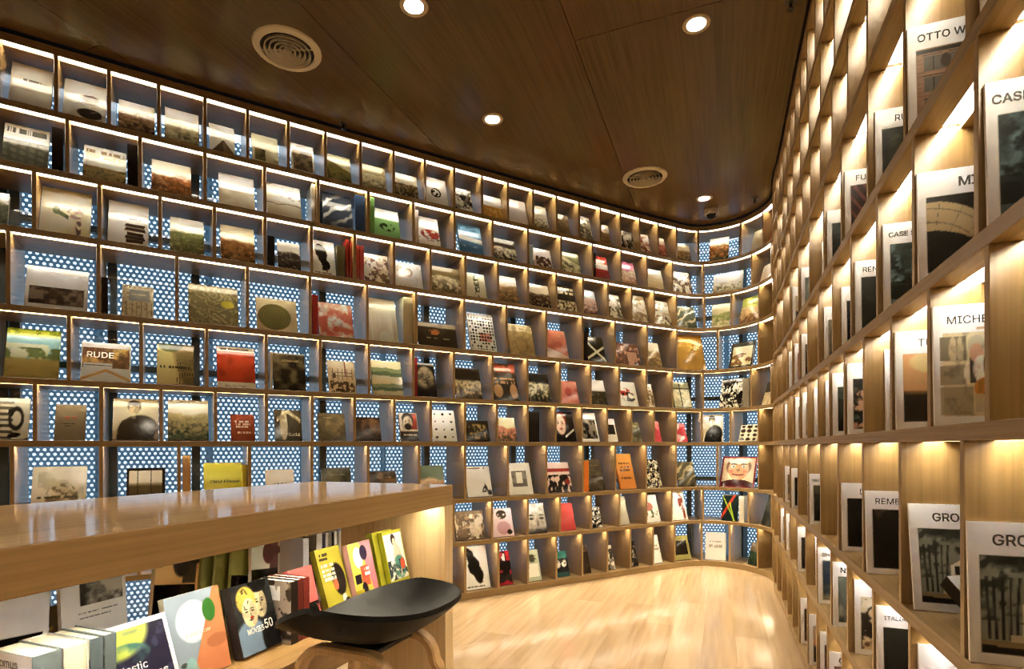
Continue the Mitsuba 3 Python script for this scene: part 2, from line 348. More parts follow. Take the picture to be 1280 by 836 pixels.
# ------------------------------------------------------------------ printed covers (sRGB colour fields over u to the right, v upwards)
def art(kind, cols, U, V, a, seed):
    C = [np.array([int(h[i:i + 2], 16) for i in (0, 2, 4)]) / 255.0 for h in cols.split()]
    while len(C) < 4:
        C.append(C[-1])
    X = (U - 0.5) * a; Y = V - 0.5
    N = lambda f, k=0, o=4, sx=1.0: meshkit.fbm(np.stack([U * f * a * sx + seed * 3.1, V * f + k * 11.3, np.full_like(U, seed * 1.7 + k)], -1), o, seed)
    S = lambda lo, hi, x: np.clip((x - lo) / (hi - lo + 1e-9), 0, 1)
    img = np.empty(U.shape + (3,)); img[:] = C[0]
    def lay(mask, col):
        m = np.clip(mask, 0, 1)[..., None]
        img[:] = img * (1 - m) + np.asarray(col) * m
    def words(y, h, x0, x1, col, k=0, f=26.0):
        on = (np.abs(V - y) < h / 2) & (U > x0) & (U < x1) & (meshkit.noise(np.stack([U * f, np.full_like(U, k + seed), U * 0], -1), 3) > 0.3)
        lay(on * 0.85, col)
    rect = lambda x0, x1, y0, y1: ((U > x0) & (U < x1) & (V > y0) & (V < y1)).astype(float)
    disc = lambda x, y, rx, ry: S(1.08, 0.92, np.hypot((U - x) / rx, (V - y) / ry))
    def photo(x0, x1, y0, y1, dark, pale, f=7, k=5):
        m = rect(x0, x1, y0, y1); lay(m, dark); lay(m * S(0.46, 0.62, N(f, k)), pale)
    if kind == 'plain':
        lay(0.06 * S(0.4, 0.6, N(3)), C[0] * 0.8)
    elif kind in ('title', 'smalltitle'):
        lay(0.15 * S(0.3, 0.7, N(2)), C[0] * 0.75)
        words(0.62, 0.07, 0.3, 0.72, C[1]); 
        if kind == 'smalltitle':
            words(0.46, 0.03, 0.25, 0.7, C[2], 2); words(0.4, 0.03, 0.25, 0.6, C[2], 3)
    elif kind in ('texts', 'texts2', 'script'):
        for q, y in enumerate((0.72, 0.62, 0.52, 0.3) if kind != 'texts2' else (0.66, 0.52, 0.48)):
            words(y, 0.05 if kind != 'script' else 0.07, 0.18, 0.82, C[1], q)
    elif kind == 'smear':
        n = N(9, 1, 4, 0.4)
        lay(S(0.36, 0.5, n) * disc(0.62, 0.6, 0.2, 0.1), C[1]); lay(S(0.3, 0.42, n) * disc(0.62, 0.2, 0.3, 0.13), C[2]); lay(disc(0.62, 0.47, 0.2, 0.03) * 0.7, C[1])
    elif kind == 'land':
        edge = 0.62 + 0.16 * (N(3, 1) - 0.5) * 2
        lay(S(edge + 0.04, edge - 0.04, V), C[1]); lay(S(0.4, 0.65, N(12, 2)) * (V < edge) * S(0.6, 0.2, V), C[2]); lay(S(0.22, 0.02, V) * 0.8, C[2]); lay(S(0.52, 0.7, N(16, 3)) * (V < edge) * 0.45, C[0])
    elif kind == 'hill':
        edge = 0.75 - 0.35 * U + 0.08 * N(4, 1); lay(S(edge + 0.03, edge - 0.03, V), C[1]); lay(S(0.45, 0.65, N(10, 2)) * S(edge, edge - 0.4, V), C[2]); lay(S(0.1, 0.0, np.abs(V - 0.9)) * 0.8, C[1])
    elif kind == 'pyramid':
        lay(S(0.02, 0.0, V - (0.5 - np.abs(U - 0.55) * 1.0)), C[1]); lay((V < 0.5 - np.abs(U - 0.55)) * (U > 0.55) * 0.35, C[2])
    elif kind in ('inset', 'inset2', 'frame', 'cardframe', 'square'):
        x0, x1, y0, y1 = {'inset': (0.1, 0.5, 0.1, 0.5), 'inset2': (0.14, 0.86, 0.2, 0.8), 'frame': (0.08, 0.92, 0.1, 0.78), 'cardframe': (0.18, 0.8, 0.24, 0.76), 'square': (0.1, 0.9, 0.3, 0.75)}[kind]
        photo(x0, x1, y0, y1, C[1], C[2] if kind != 'cardframe' else C[1] * 0.75, 8)
        if kind == 'cardframe':
            lay(rect(0.36, 0.62, 0.36, 0.7), C[2])
        if kind == 'inset':
            lay(S(0.78, 0.82, V), C[0]); lay(rect(0, 1, 0.6, 0.7) * 0.5, C[1])
    elif kind == 'emblem':
        r = np.hypot(X / 0.17, (V - 0.46) / 0.17 * 1.0); lay((r < 1).astype(float), C[1]); lay(((r < 0.75) & (N(14) > 0.52)) * 0.9, C[0])
    elif kind == 'emblemlow':
        lay(S(0.62, 0.66, V) * 0.9, C[1]); lay(disc(0.5, 0.38, 0.3, 0.14) * S(0.4, 0.5, N(14)), C[2])
    elif kind in ('blobs', 'collage'):
        lay(S(0.5, 0.56, N(6, 1)), C[1]); lay(S(0.58, 0.64, N(8, 4)), (C[0] + C[1]) / 2 if kind == 'blobs' else C[2]); lay(S(0.86, 0.9, V) * 0.8, C[0])
        if kind == 'collage':
            lay(rect(0.5, 0.9, 0.15, 0.6) * 0.8, C[1]); lay(rect(0.1, 0.4, 0.1, 0.5) * 0.5, C[2])
    elif kind in ('half', 'half2'):
        lay(S(0.56, 0.52, V), C[1]); lay(S(0.5, 0.7, N(10)) * (V < 0.5) * 0.3, C[0])
    elif kind == 'dark':
        lay(S(0.42, 0.7, N(5, 2)), C[1]); words(0.8, 0.04, 0.3, 0.8, C[1] * 1.3)
    elif kind == 'honey':
        m = (V < 0.62); q = np.abs(np.sin(U * 15 + N(3) * 3)) * np.abs(np.sin(V * 20 + U * 4)); lay(m * 1.0, C[1]); lay(m * S(0.3, 0.6, q), C[2] * 0.75); words(0.86, 0.12, 0.05, 0.95, C[1], 1, 40)
    elif kind == 'carved':
        lay(S(0.42, 0.38, V), C[1]); lay(S(0.45, 0.6, N(14, 3)) * (V < 0.4), C[2]); words(0.85, 0.1, 0.05, 0.95, C[1], 1, 18); words(0.7, 0.1, 0.05, 0.95, C[1], 2, 18)
    elif kind in ('scatter', 'ornament', 'poppy', 'flower', 'tree', 'pots'):
        if kind == 'scatter':
            lay(S(0.6, 0.66, N(12, 1)) * S(0.5, 0.8, V), C[1]); lay(S(0.5, 0.45, V) * 0.6, C[2]); lay(S(0.02, 0.0, np.abs(V - 0.3 - 0.2 * N(3, 6))), C[1])
        elif kind == 'ornament':
            lay(disc(0.58, 0.5, 0.12, 0.5) * S(0.45, 0.5, N(13, 1)), C[1])
        elif kind == 'poppy':
            lay(disc(0.55, 0.42, 0.45, 0.16) * S(0.4, 0.48, N(9, 1)), C[1]); lay((V < 0.3) * S(0.5, 0.6, N(12, 2)), C[2])
        elif kind == 'flower':
            lay(disc(0.35, 0.58, 0.3, 0.16) * S(0.42, 0.46, N(7, 1)), C[1]); lay(disc(0.5, 0.38, 0.4, 0.2) * S(0.5, 0.55, N(8, 3)), C[2])
        elif kind == 'tree':
            lay(rect(0.1, 0.95, 0.1, 0.9) * 0.3 * S(0.4, 0.6, N(6)), C[1]); lay(disc(0.55, 0.4, 0.3, 0.28) * S(0.48, 0.6, N(18, 1)), C[1]); words(0.42, 0.05, 0.1, 0.9, C[1] * 0.6)
        else:
            lay(rect(0.15, 0.95, 0.08, 0.6) * S(0.42, 0.5, N(8, 1)), C[1])
    elif kind == 'silk':
        w = np.sin((U * 0.7 - V) * 16 + N(3, 1) * 9); lay(S(0.2, 0.9, w) * S(0.05, 0.5, 1 - np.abs(V - 0.5)), C[1]); lay(S(0.3, 0.0, V) * 0.7, C[2]); lay(S(0.82, 0.86, V) * 0.5, C[0])
    elif kind == 'sea':
        lay(S(0.1, 0.06, np.abs(V - 0.55 + 0.1 * U)), C[1]); lay(S(0.45, 0.2, V), C[2]); lay(rect(0.1, 0.9, 0.2, 0.3) * 0.4 * S(0.5, 0.6, N(12)), C[1])
    elif kind == 'band':
        lay(S(0.14, 0.1, np.abs(V - 0.55)), C[1]); lay(S(0.4, 0.1, V), C[2])
    elif kind == 'duck':
        lay(disc(0.3, 0.52, 0.07, 0.09), C[1]); lay(S(0.06, 0.03, np.abs(V - 0.62 + 0.42 * U)) * rect(0.25, 0.55, 0, 1), C[1]); lay(disc(0.68, 0.5, 0.17, 0.12) * S(0.42, 0.5, N(10, 1)), C[2] * 0.9); lay(disc(0.76, 0.22, 0.06, 0.2) * S(0.4, 0.5, N(12, 2)), C[2] * 0.7)
    elif kind in ('strokes', 'strokes1'):
        for q, y in enumerate((0.46, 0.37, 0.26, 0.17, 0.09) if kind == 'strokes' else (0.5,)):
            lay(S(0.05, 0.03, np.abs(V - y - 0.03 * (N(5, q) - 0.5))) * (np.abs(U - 0.66) < 0.24 + 0.2 * (N(6, q + 9) - 0.5)) * (0.5 if kind == 'strokes1' else 1), C[1])
        words(0.62, 0.03, 0.5, 0.8, C[1])
    elif kind == 'ink':
        q = np.hypot((U - 0.42 - 0.35 * (0.55 - V)) / 0.26, (V - 0.5) / 0.42); lay(S(1.0, 0.9, q + 1.1 * (N(6, 1) - 0.5)), C[1]); words(0.06, 0.03, 0.05, 0.8, C[1] * 3)
    elif kind == 'ring':
        q = np.hypot(X / 0.16, (V - 0.62) / 0.17); lay(S(0.3, 0.1, np.abs(q - 0.8)) * 0.8, C[1]); lay(disc(0.42, 0.62, 0.05, 0.06) * 0.6, C[1]); lay(S(0.6, 0.64, N(18)) * 0.3, C[1])
    elif kind == 'pano':
        photo(0.06, 0.94, 0.1, 0.52, C[1], C[2], 9); lay(rect(0.08, 0.3, 0.2, 0.42) * S(0.4, 0.5, N(5, 8)), C[2])
    elif kind == 'label':
        lay(S(0.55, 0.6, N(22, 1)) * 0.8, C[2]); lay((np.abs(np.sin(U * 20)) < 0.25) * (V < 0.5) * 0.4, C[2] * 0.6); lay(rect(0.22, 0.86, 0.52, 0.86), C[1]); words(0.72, 0.04, 0.3, 0.8, C[0])
    elif kind == 'contour':
        lay(S(0.2, 0.9, np.sin(N(3, 1) * 70 + V * 8)), C[1]); lay(disc(0.78, 0.55, 0.14, 0.1) * 0.85, C[2]); lay(S(0.3, 0.9, np.sin(X * 40 + V * 50)) * rect(0.4, 0.75, 0.05, 0.3) * 0.6, C[1] * 1.2)
    elif kind == 'oval':
        q = np.hypot((U - 0.44) / 0.4, (V - 0.44) / 0.4); lay(S(1.03, 0.97, q), C[1]); lay((q < 1) * S(0.3, 0.9, np.sin(q * 30)) * 0.5, C[2])
    elif kind == 'marble':
        lay(S(0.46, 0.6, N(3.5, 1)), C[1]); lay(S(0.75, 0.85, V) * 0.4, C[1])
    elif kind == 'drape':
        lay(S(0.3, 0.8, N(1.2, 1, 3, 14)) * S(0.75, 0.3, V), C[1]); lay(disc(0.55, 0.05, 0.2, 0.2) * 0.7, C[1])
    elif kind == 'lowemblem':
        lay(S(0.8, 0.84, V), C[1]); lay(disc(0.42, 0.62, 0.14, 0.13) * S(0.4, 0.5, N(10)), C[2]); words(0.36, 0.04, 0.2, 0.8, C[1])
    elif kind in ('dots', 'icons', 'tinyicons'):
        nx, ny = (9, 12) if kind == 'dots' else (3, 4)
        fx, fy = (U * nx) % 1 - 0.5, (V * ny) % 1 - 0.5
        cell = meshkit.noise(np.stack([np.floor(U * nx) * 5.3, np.floor(V * ny) * 7.7, U * 0 + seed], -1))
        if kind == 'dots':
            lay(rect(0.4, 0.85, 0.25, 0.5) * 0.85, C[2])
        lay((np.hypot(fx, fy) < ((0.2 + 0.25 * cell) if kind != 'tinyicons' else 0.09 + 0.1 * cell)) * (cell > 0.34 if kind == 'dots' else 1) * rect(0.04, 0.96, 0.04, 0.96), C[1])
    elif kind == 'kraft':
        lay(S(0.74, 0.78, V) * (V < 0.95), C[1]); lay(S(0.5, 0.6, N(8)) * 0.5, C[2]); lay((np.abs(np.hypot(X / 0.2, (V - 0.35) / 0.25) - 1) < 0.08) * 0.5, C[2])
    elif kind == 'diag':
        lay(S(0.0, 0.05, 0.42 - V - U * 0.3) * 1.0, C[1]); lay(S(0.5, 0.7, N(5)) * 0.4, C[1])
    elif kind == 'diagband':
        lay(S(0.07, 0.04, np.abs(V - 0.12 - 0.5 * U)), C[1]); lay(S(0.08, 0.05, np.abs(V - 0.85 + 0.8 * U)), C[1]); lay(rect(0, 0.5, 0.85, 0.97), C[1])
    elif kind == 'arcframe':
        lay(rect(0.08, 0.94, 0.05, 0.82), C[1]); e = 0.55 - 0.35 * (U - 0.5) ** 2 * 2; lay(rect(0.08, 0.94, 0.05, 1) * (V < e) * S(0.4, 0.5, N(7)), C[2])
    elif kind == 'greenland':
        lay(rect(0.05, 0.95, 0.86, 0.97) * S(0.45, 0.5, N(14)), C[0] * 1.25); lay((V < 0.84) * 1.0, C[1] * 1.05); lay((V < 0.7) * S(0.42, 0.5, N(3, 1, 3, 2)), [0.82, 0.85, 0.68]); lay((V < 0.62) * (V > 0.36) * S(0.45, 0.52, N(5, 2)), C[2]); lay(S(0.42, 0.36, V), C[3]); lay(S(0.5, 0.7, N(9, 4, 4, 0.3)) * (V < 0.4) * 0.4, C[2])
    elif kind == 'rude':
        photo(0.02, 0.98, 0.34, 0.86, C[1], C[2], 5); lay(S(0.05, 0.02, np.abs(V - 0.02 - 0.5 * np.abs(U - 0.5) * -1 - 0.26)) * (V < 0.34), C[2]); lay(rect(0.05, 0.62, 0.34, 0.46), C[0]); words(0.4, 0.03, 0.08, 0.6, C[1])
    elif kind == 'branches':
        lay(disc(0.35, 1.0, 0.35, 0.2), C[2]); lay(S(0.6, 0.75, U + 0.3 * V) * 0.5, C[1]); lay((np.abs(np.sin(U * 42 + V * 7 + N(4) * 4)) < 0.3) * (U > 0.52) * (V < 0.62), C[1]); words(0.42, 0.06, 0.08, 0.9, C[1])
    elif kind == 'redpanel':
        lay((V > 0.88) | (V < 0.13), C[1]); lay(S(0.5, 0.7, N(6)) * rect(0, 1, 0.13, 0.88) * 0.4, C[0] * 0.7); words(0.94, 0.04, 0.1, 0.9, C[2] * 2)
    elif kind == 'townsketch':
        lay(rect(0.05, 0.95, 0, 0.36) * S(0.42, 0.5, N(14)), C[1]); lay(rect(0.1, 0.9, 0.4, 0.75) * ((np.abs(np.sin(U * 18)) < 0.2) | (np.abs(np.sin(V * 30)) < 0.2)) * 0.7, C[1]); lay(rect(0.6, 0.66, 0.5, 0.95), C[2]); lay(rect(0.15, 0.28, 0.45, 0.6), C[1])
    elif kind == 'stripes':
        k = np.clip((V * 9 + 1.6 * (N(3) - 0.5)).astype(int), 0, 9) % 4; img[:] = np.array(C)[k]; lay(S(0.8, 0.85, V), C[3])
    elif kind in ('facedark', 'bwface', 'faceslash', 'puppet', 'portrait', 'manred', 'bwfigure', 'redfig', 'pinkfig', 'torso', 'figures', 'couple'):
        def face(x, y, rx, ry, skin, dark, hair=True):
            if hair:
                lay(disc(x, y + ry * 0.35, rx * 1.25, ry * 1.05), dark)
            y = y - ry * 0.12
            lay(disc(x, y, rx, ry), skin); lay(disc(x + rx * 0.5, y - ry * 0.1, rx * 0.5, ry * 0.9) * disc(x, y, rx, ry) * 0.35, skin * 0.6); lay(S(0.5, 0.65, N(9, 3)) * disc(x, y, rx, ry) * 0.15, dark)
            soft = skin * 0.25 + dark * 0.3
            for q in (-1, 1):
                lay(disc(x + q * rx * 0.42, y + ry * 0.1, rx * 0.19, ry * 0.06) * 0.85, soft); lay(disc(x + q * rx * 0.42, y + ry * 0.27, rx * 0.26, ry * 0.035) * 0.7, soft)
            lay(disc(x + rx * 0.08, y - ry * 0.15, rx * 0.1, ry * 0.16) * 0.35, soft); lay(disc(x, y - ry * 0.5, rx * 0.3, ry * 0.055) * 0.75, soft)
        if kind == 'facedark':
            face(0.5, 0.6, 0.42, 0.34, C[1], C[2]); lay(S(0.35, 0.1, V), C[2]); lay(S(0.45, 0.6, N(5)) * 0.5, C[2])
        elif kind == 'bwface':
            face(0.55, 0.5, 0.62, 0.66, C[0], C[1], False); lay(S(0.2, 0.0, V), C[1])
        elif kind == 'faceslash':
            face(0.3, 0.62, 0.26, 0.36, C[1], C[2] * 0.6); lay(S(0.05, 0.03, np.abs(V - 0.22 - 0.5 * (U - 0.6))) * rect(0.45, 0.95, 0, 0.5), [0.9, 0.88, 0.82]); lay(disc(0.32, 0.44, 0.08, 0.03), C[2])
        elif kind == 'puppet':
            lay((U < 0.05) | (U > 0.95) | (V > 0.95) | (V < 0.03), C[2]); lay(rect(0.05, 0.95, 0.03, 0.26 - 0) * (V < 0.26 - 0.5 * (U - 0.5) ** 2), C[2] * 0.55)
            lay(disc(0.5, 0.66, 0.36, 0.32), C[1] * 0.6); lay(disc(0.5, 0.6, 0.3, 0.36), C[1]); lay(disc(0.5, 0.84, 0.3, 0.1), C[0])
            for q in (-1, 1):
                lay(disc(0.5 + q * 0.15, 0.68, 0.065, 0.035), [0.95, 0.93, 0.88]); lay(disc(0.5 + q * 0.15, 0.68, 0.028, 0.03), [0.3, 0.35, 0.45]); lay(disc(0.5 + q * 0.15, 0.755, 0.1, 0.018), C[1] * 0.5); lay(disc(0.5 + q * 0.2, 0.52, 0.07, 0.06) * 0.5, [0.85, 0.4, 0.3])
            lay(disc(0.5, 0.56, 0.055, 0.05) * 0.5, C[1] * 0.6); lay(S(0.025, 0.012, np.abs(V - 0.4 - 0.9 * (U - 0.5) ** 2)) * rect(0.33, 0.67, 0, 1), [0.6, 0.2, 0.18])
        elif kind == 'portrait':
            lay(S(0.4, 0.6, N(3)) * 0.3, C[1]); q = np.hypot((U - 0.5) / 0.42, (V + 0.05) / 0.62); lay(S(1.02, 0.96, q + 0.3 * (N(4, 2) - 0.5)), C[2]); lay(disc(0.62, 0.3, 0.35, 0.3), C[2]); face(0.46, 0.77, 0.12, 0.14, C[1] * 1.08, C[2]); lay(disc(0.46, 0.89, 0.14, 0.07), C[2]); lay(rect(0.4, 0.5, 0.5, 0.62) * 0.5, C[0])
        elif kind == 'manred':
            lay(rect(0.6, 1, 0.4, 1), C[2]); lay(S(0.36, 0.3, V), C[1]); face(0.45, 0.68, 0.26, 0.24, C[0], C[1]); lay(disc(0.45, 0.5, 0.2, 0.12), C[1]); words(0.2, 0.05, 0.15, 0.9, C[0])
        elif kind == 'bwfigure':
            lay((np.sin(V * 44) > 0.1) * (U < 0.65) * 0.7, C[1]); q = np.abs(np.hypot((U - 0.72) / 0.14, (V - 0.5) / 0.24) - 1); lay(S(0.3, 0.15, q), C[1]); lay(S(0.52, 0.58, N(8)) * (V < 0.35), C[1]); lay(disc(0.6, 0.66, 0.07, 0.08), C[1])
        elif kind == 'redfig':
            lay(disc(0.74, 0.6, 0.16, 0.26) * S(0.38, 0.45, N(6)), C[1]); lay(disc(0.82, 0.25, 0.08, 0.24), C[1]); lay(disc(0.72, 0.88, 0.08, 0.07) * 0.6, C[1])
        elif kind == 'pinkfig':
            lay(disc(0.5, 0.78, 0.24, 0.16) * S(0.35, 0.45, N(9)), C[1]); lay(disc(0.55, 0.3, 0.32, 0.24) * 0.7, C[2]); lay(disc(0.8, 0.15, 0.12, 0.09), C[1])
        elif kind == 'torso':
            lay(disc(0.34, 0.5, 0.14, 0.5), C[1]); lay(S(0.1, 0.05, np.abs(V - 0.95 + 0.7 * np.abs(U - 0.5))) * rect(0.08, 0.95, 0.4, 1), C[1]); lay(S(0.5, 0.7, N(5)) * 0.5, C[0])
        elif kind == 'figures':
            lay(S(0.07, 0.04, np.abs(V - 0.74)), C[1]); lay((V < 0.6) * S(0.4, 0.48, N(6, 1, 3, 2.0)), C[2]); lay(disc(0.85, 0.35, 0.1, 0.1), C[1])
        elif kind == 'couple':
            lay(S(0.45, 0.7, N(4)) * 0.3, C[3]); lay(disc(0.33, 0.16, 0.42, 0.32), C[2]); lay(disc(0.86, 0.14, 0.3, 0.36), C[0] * 0.7)
            face(0.66, 0.70, 0.17, 0.22, C[1] * 0.92, C[0] * 0.8); lay(disc(0.68, 0.95, 0.24, 0.12), C[0] * 0.6); lay(disc(0.33, 0.76, 0.24, 0.2), C[1] * np.array([0.95, 0.85, 0.5]))
            face(0.37, 0.60, 0.19, 0.21, C[1], C[0] * 0.8, False); lay(disc(0.4, 0.5, 0.05, 0.022), [0.7, 0.25, 0.2]); lay(S(0.5, 0.6, N(11)) * disc(0.24, 0.8, 0.16, 0.16) * 0.6, C[0])
    elif kind == 'hands':
        lay(S(0.7, 0.8, V) * S(0.3, 0.5, N(8)), C[1]); lay(disc(0.2, 0.25, 0.18, 0.18), C[2]); lay(disc(0.82, 0.25, 0.16, 0.2), C[2]); words(0.58, 0.06, 0.1, 0.9, C[2]); words(0.48, 0.06, 0.1, 0.9, C[2], 2)
    elif kind == 'building':
        lay(rect(0.05, 0.95, 0.05, 0.7) * 0.8, C[1]); lay((np.abs(U - 0.45) < 0.03) | ((np.abs(V - 0.75) < 0.02)), C[2]); lay(S(0.5, 0.6, N(9)) * 0.5, C[0])
    elif kind == 'scribble':
        lay(np.abs(N(6, 1) - 0.5) < 0.045, C[1]); lay(np.abs(N(9, 2) - 0.5) < 0.04, C[1]); lay(S(0.57, 0.6, N(5, 3)), C[1])
    elif kind == 'glow':
        lay(disc(0.65, 0.55, 0.4, 0.4) * 0.8 * S(0.3, 0.6, N(4)), C[1]); words(0.85, 0.03, 0.1, 0.5, C[1] * 1.3)
    elif kind == 'goldpat':
        lay(S(0.5, 0.58, N(10, 1)) * rect(0.12, 0.88, 0.08, 0.85), C[1])
    elif kind == 'trunks':
        lay(S(0.7, 0.6, V) * 1.0, C[2] * 0.8); lay((np.abs(np.sin(U * 9 + 0.6)) < 0.17), C[1]); lay((U < 0.06) | (U > 0.92) | (V > 0.95), C[1])
    elif kind == 'olafur':
        lay(S(0.12, 0.0, np.abs(V - 0.7)) * 0.2, [1, 1, 0.8])
    elif kind == 'corner':
        q = (V > 0.14) & (V < 0.46) & (np.abs(U - 0.74) < 0.5 * (0.46 - V)); lay(q * S(0.4, 0.5, N(14)), C[1]); lay(disc(0.9, 0.13, 0.09, 0.09), C[1]); words(0.94, 0.03, 0.05, 0.8, C[1] * 3)
    elif kind == 'rays':
        lay(S(0.12, 0.06, np.abs(U - 0.2 - 0.55 * V + 0.3 * (1 - V))) , C[1]); lay(S(0.05, 0.02, np.abs(U - 0.75 + 0.9 * (V - 0.1))), C[2]); lay(S(0.06, 0.03, np.abs(U - 0.3 - 0.5 * (1 - V) * 1.0)) * (V < 0.7), C[2])
    elif kind == 'redblack':
        lay(S(0.46, 0.52, N(5)), C[1]); lay(rect(0.05, 0.7, 0.68, 0.92) * S(0.4, 0.5, N(8, 3)), C[2]); lay(S(0.1, 0.05, V), C[0])
    elif kind == 'sage':
        lay(rect(0.15, 0.85, 0.6, 0.86) * S(0.4, 0.52, N(8)), C[1]); lay(rect(0.1, 0.9, 0.12, 0.54), C[2])
    elif kind == 'teal':
        lay((V < 0.7) * 1.0, C[2]); lay(disc(0.3, 0.5, 0.18, 0.16), C[1]); lay(disc(0.72, 0.52, 0.18, 0.16), C[1]); lay(S(0.5, 0.6, N(12)) * (V < 0.75), C[2]); lay(S(0.2, 0.15, V), (C[0] + C[2]) / 2)
    # -- covers of the white art series on the solid wall: cream board, picture below the title
    elif kind.startswith('series'):
        m = rect(0.078, 0.9, 0.07, 0.77)
        lay(m, C[1])
        sub = kind[7:]
        if sub == 'villa':
            lay(m, [0.52, 0.53, 0.48]); lay(m * S(0.40, 0.52, N(5, 1)) * (V > 0.34), [0.10, 0.11, 0.09]); lay(m * S(0.5, 0.6, N(15, 2)) * (V > 0.3), [0.16, 0.17, 0.14])
            for q, x in enumerate((0.14, 0.19, 0.24, 0.3, 0.35)):
                lay(m * S(0.013, 0.007, np.abs(U - x - 0.035 * (N(2, q + 20) - 0.5) - 0.03 * (V - 0.3) * (q - 2))) * (V > 0.17) * (V < 0.62), [0.07, 0.07, 0.06])
            w = m * (U > 0.38) * (V > 0.155) * (V < 0.43 + 0.5 * np.clip(U - 0.38, 0, 0.22)); lay(w, C[3]); lay(w * (U > 0.60) * 0.42, [0.3, 0.29, 0.26]); lay(w * (U > 0.62) * (V > 0.33) * (V < 0.44), [0.12, 0.12, 0.1])
            for x in (0.425, 0.50):
                lay(rect(x, x + 0.05, 0.35, 0.43), [0.09, 0.09, 0.08])
            lay(rect(0.34, 0.9, 0.295, 0.308), [0.15, 0.15, 0.13]); lay(rect(0.5, 0.555, 0.2, 0.285), [0.12, 0.12, 0.1]); lay(rect(0.3, 0.4, 0.16, 0.22), C[3] * 0.8); lay(rect(0.078, 0.9, 0.115, 0.165), [0.55, 0.47, 0.34]); lay(m * (V < 0.125 - 0.05 * (U - 0.3)), [0.06, 0.055, 0.045])
        elif sub == 'spiral':
            q = np.hypot((U - 0.1) / 0.72, (V - 0.1) / 0.62); lay(m * (q < 1.0), C[2]); lay(m * (np.abs(np.sin(np.arctan2(V - 0.1, U - 0.1) * 9)) < 0.06) * (q < 1) * 0.3, C[1]); lay(m * (np.abs((q * 5) % 1 - 0.5) < 0.05) * 0.25, C[1]); lay(m * (np.hypot((U - 0.1) / 0.72, (V + 0.05) / 0.55) < 0.92), C[1] * 0.8)
        elif sub == 'house':
            lay(m * S(0.42, 0.6, N(7, 1)) * (V > 0.35), C[2]); lay(m * S(0.5, 0.62, N(16, 2)) * (V > 0.3), C[1] * 0.5); lay(m * (V < 0.3), C[1] * 0.6); lay(rect(0.3, 0.9, 0.2, 0.23), C[3]); lay(rect(0.5, 0.75, 0.23, 0.28) * 0.6, C[3]); lay(m * (V < 0.15), C[2] * 0.8)
        elif sub == 'facade':
            lay(m * S(0.3, 0.6, N(20, 1)) * 0.6, C[2]); lay(m * ((V * 26) % 1 < 0.2) * 0.25, C[1] * 0.6)
            for x in (0.16, 0.4, 0.66):
                for y in (0.12, 0.34, 0.54):
                    lay(rect(x, x + 0.18, y, y + 0.15), C[3]); lay(rect(x + 0.08, x + 0.095, y, y + 0.15), C[1] * 0.4); lay(rect(x - 0.01, x + 0.19, y + 0.15, y + 0.165), C[1] * 0.4)
            lay(rect(0.078, 0.9, 0.715, 0.76), C[1] * 0.35); lay(disc(0.37, 0.62, 0.05, 0.07) * m, C[1] * 0.5)
        elif sub == 'fire':
            lay(m * (V > 0.38) * S(0.35, 0.6, N(4, 1)), C[2]); lay(m * S(0.4, 0.34, V), C[3]); lay(m * (V < 0.36) * S(0.55, 0.68, N(8, 2, 4, 0.4)), C[1] * 0.7); lay(m * disc(0.45, 0.68, 0.3, 0.12) * 0.6, [0.95, 0.82, 0.6])
        elif sub == 'fresco':
            U = (U - 0.078) / 0.66 + 0.105; lay(m, C[1] * 1.1)
            lay(rect(0.078, 0.42, 0.53, 0.74) * 1, C[1] * 0.72); lay(disc(0.24, 0.62, 0.05, 0.12), C[1]); lay(disc(0.33, 0.6, 0.04, 0.14), C[1]); lay(rect(0.078, 0.45, 0.5, 0.53), C[1] * 1.15)
            lay(rect(0.078, 0.4, 0.33, 0.5), C[1] * 0.86); lay(disc(0.43, 0.43, 0.05, 0.1), C[2]); lay(rect(0.46, 0.52, 0.34, 0.56), C[3]); lay(disc(0.54, 0.66, 0.11, 0.08), C[2] * 0.8); lay(disc(0.54, 0.59, 0.09, 0.08), [0.8, 0.6, 0.5])
            lay(disc(0.62, 0.46, 0.13, 0.12), C[2] * 1.02); lay(disc(0.74, 0.5, 0.12, 0.14), C[3] * 1.6); lay(disc(0.7, 0.46, 0.06, 0.07), C[2] * 0.9); lay(rect(0.55, 0.9, 0.56, 0.6) * 0.8, [0.82, 0.64, 0.54]); lay(disc(0.66, 0.3, 0.16, 0.09), [0.8, 0.52, 0.2]); lay(rect(0.62, 0.9, 0.15, 0.28), [0.18, 0.26, 0.26])
            lay(rect(0.078, 0.48, 0.08, 0.32) * 0.8, C[1] * 0.82); lay(rect(0.5, 0.64, 0.1, 0.26) * 0.9, C[1] * 0.98); lay(m * S(0.5, 0.7, N(14)) * 0.25, C[3])
        elif sub == 'crowd':
            lay(m * S(0.5, 0.58, N(13, 1)), C[2]); lay(m * S(0.58, 0.66, N(10, 2)), C[3]); lay(disc(0.34, 0.56, 0.14, 0.08), C[2]); lay(disc(0.3, 0.46, 0.06, 0.06), C[2])
        elif sub == 'rug':
            q = np.abs((U + V * 0.8) * 6 % 1 - 0.5); lay(m * S(0.2, 0.1, q) * 0.8, C[2]); lay(m * S(0.5, 0.6, N(14)) * (U - V > 0.15), C[3])
        elif sub == 'face':
            lay(disc(0.62, 0.42, 0.26, 0.2), C[2]); lay(m * S(0.28, 0.2, V), C[1] * 0.3); lay(m * (V > 0.6) * 0.5, C[3])
        elif sub == 'sky':
            lay(m * S(0.36, 0.3, V) * S(0.35, 0.6, N(7)), C[2]); lay(m * S(0.2, 0.12, V), C[3]); lay(m * S(0.5, 0.65, N(6, 2)) * 0.6, C[2])
        elif sub == 'squares':
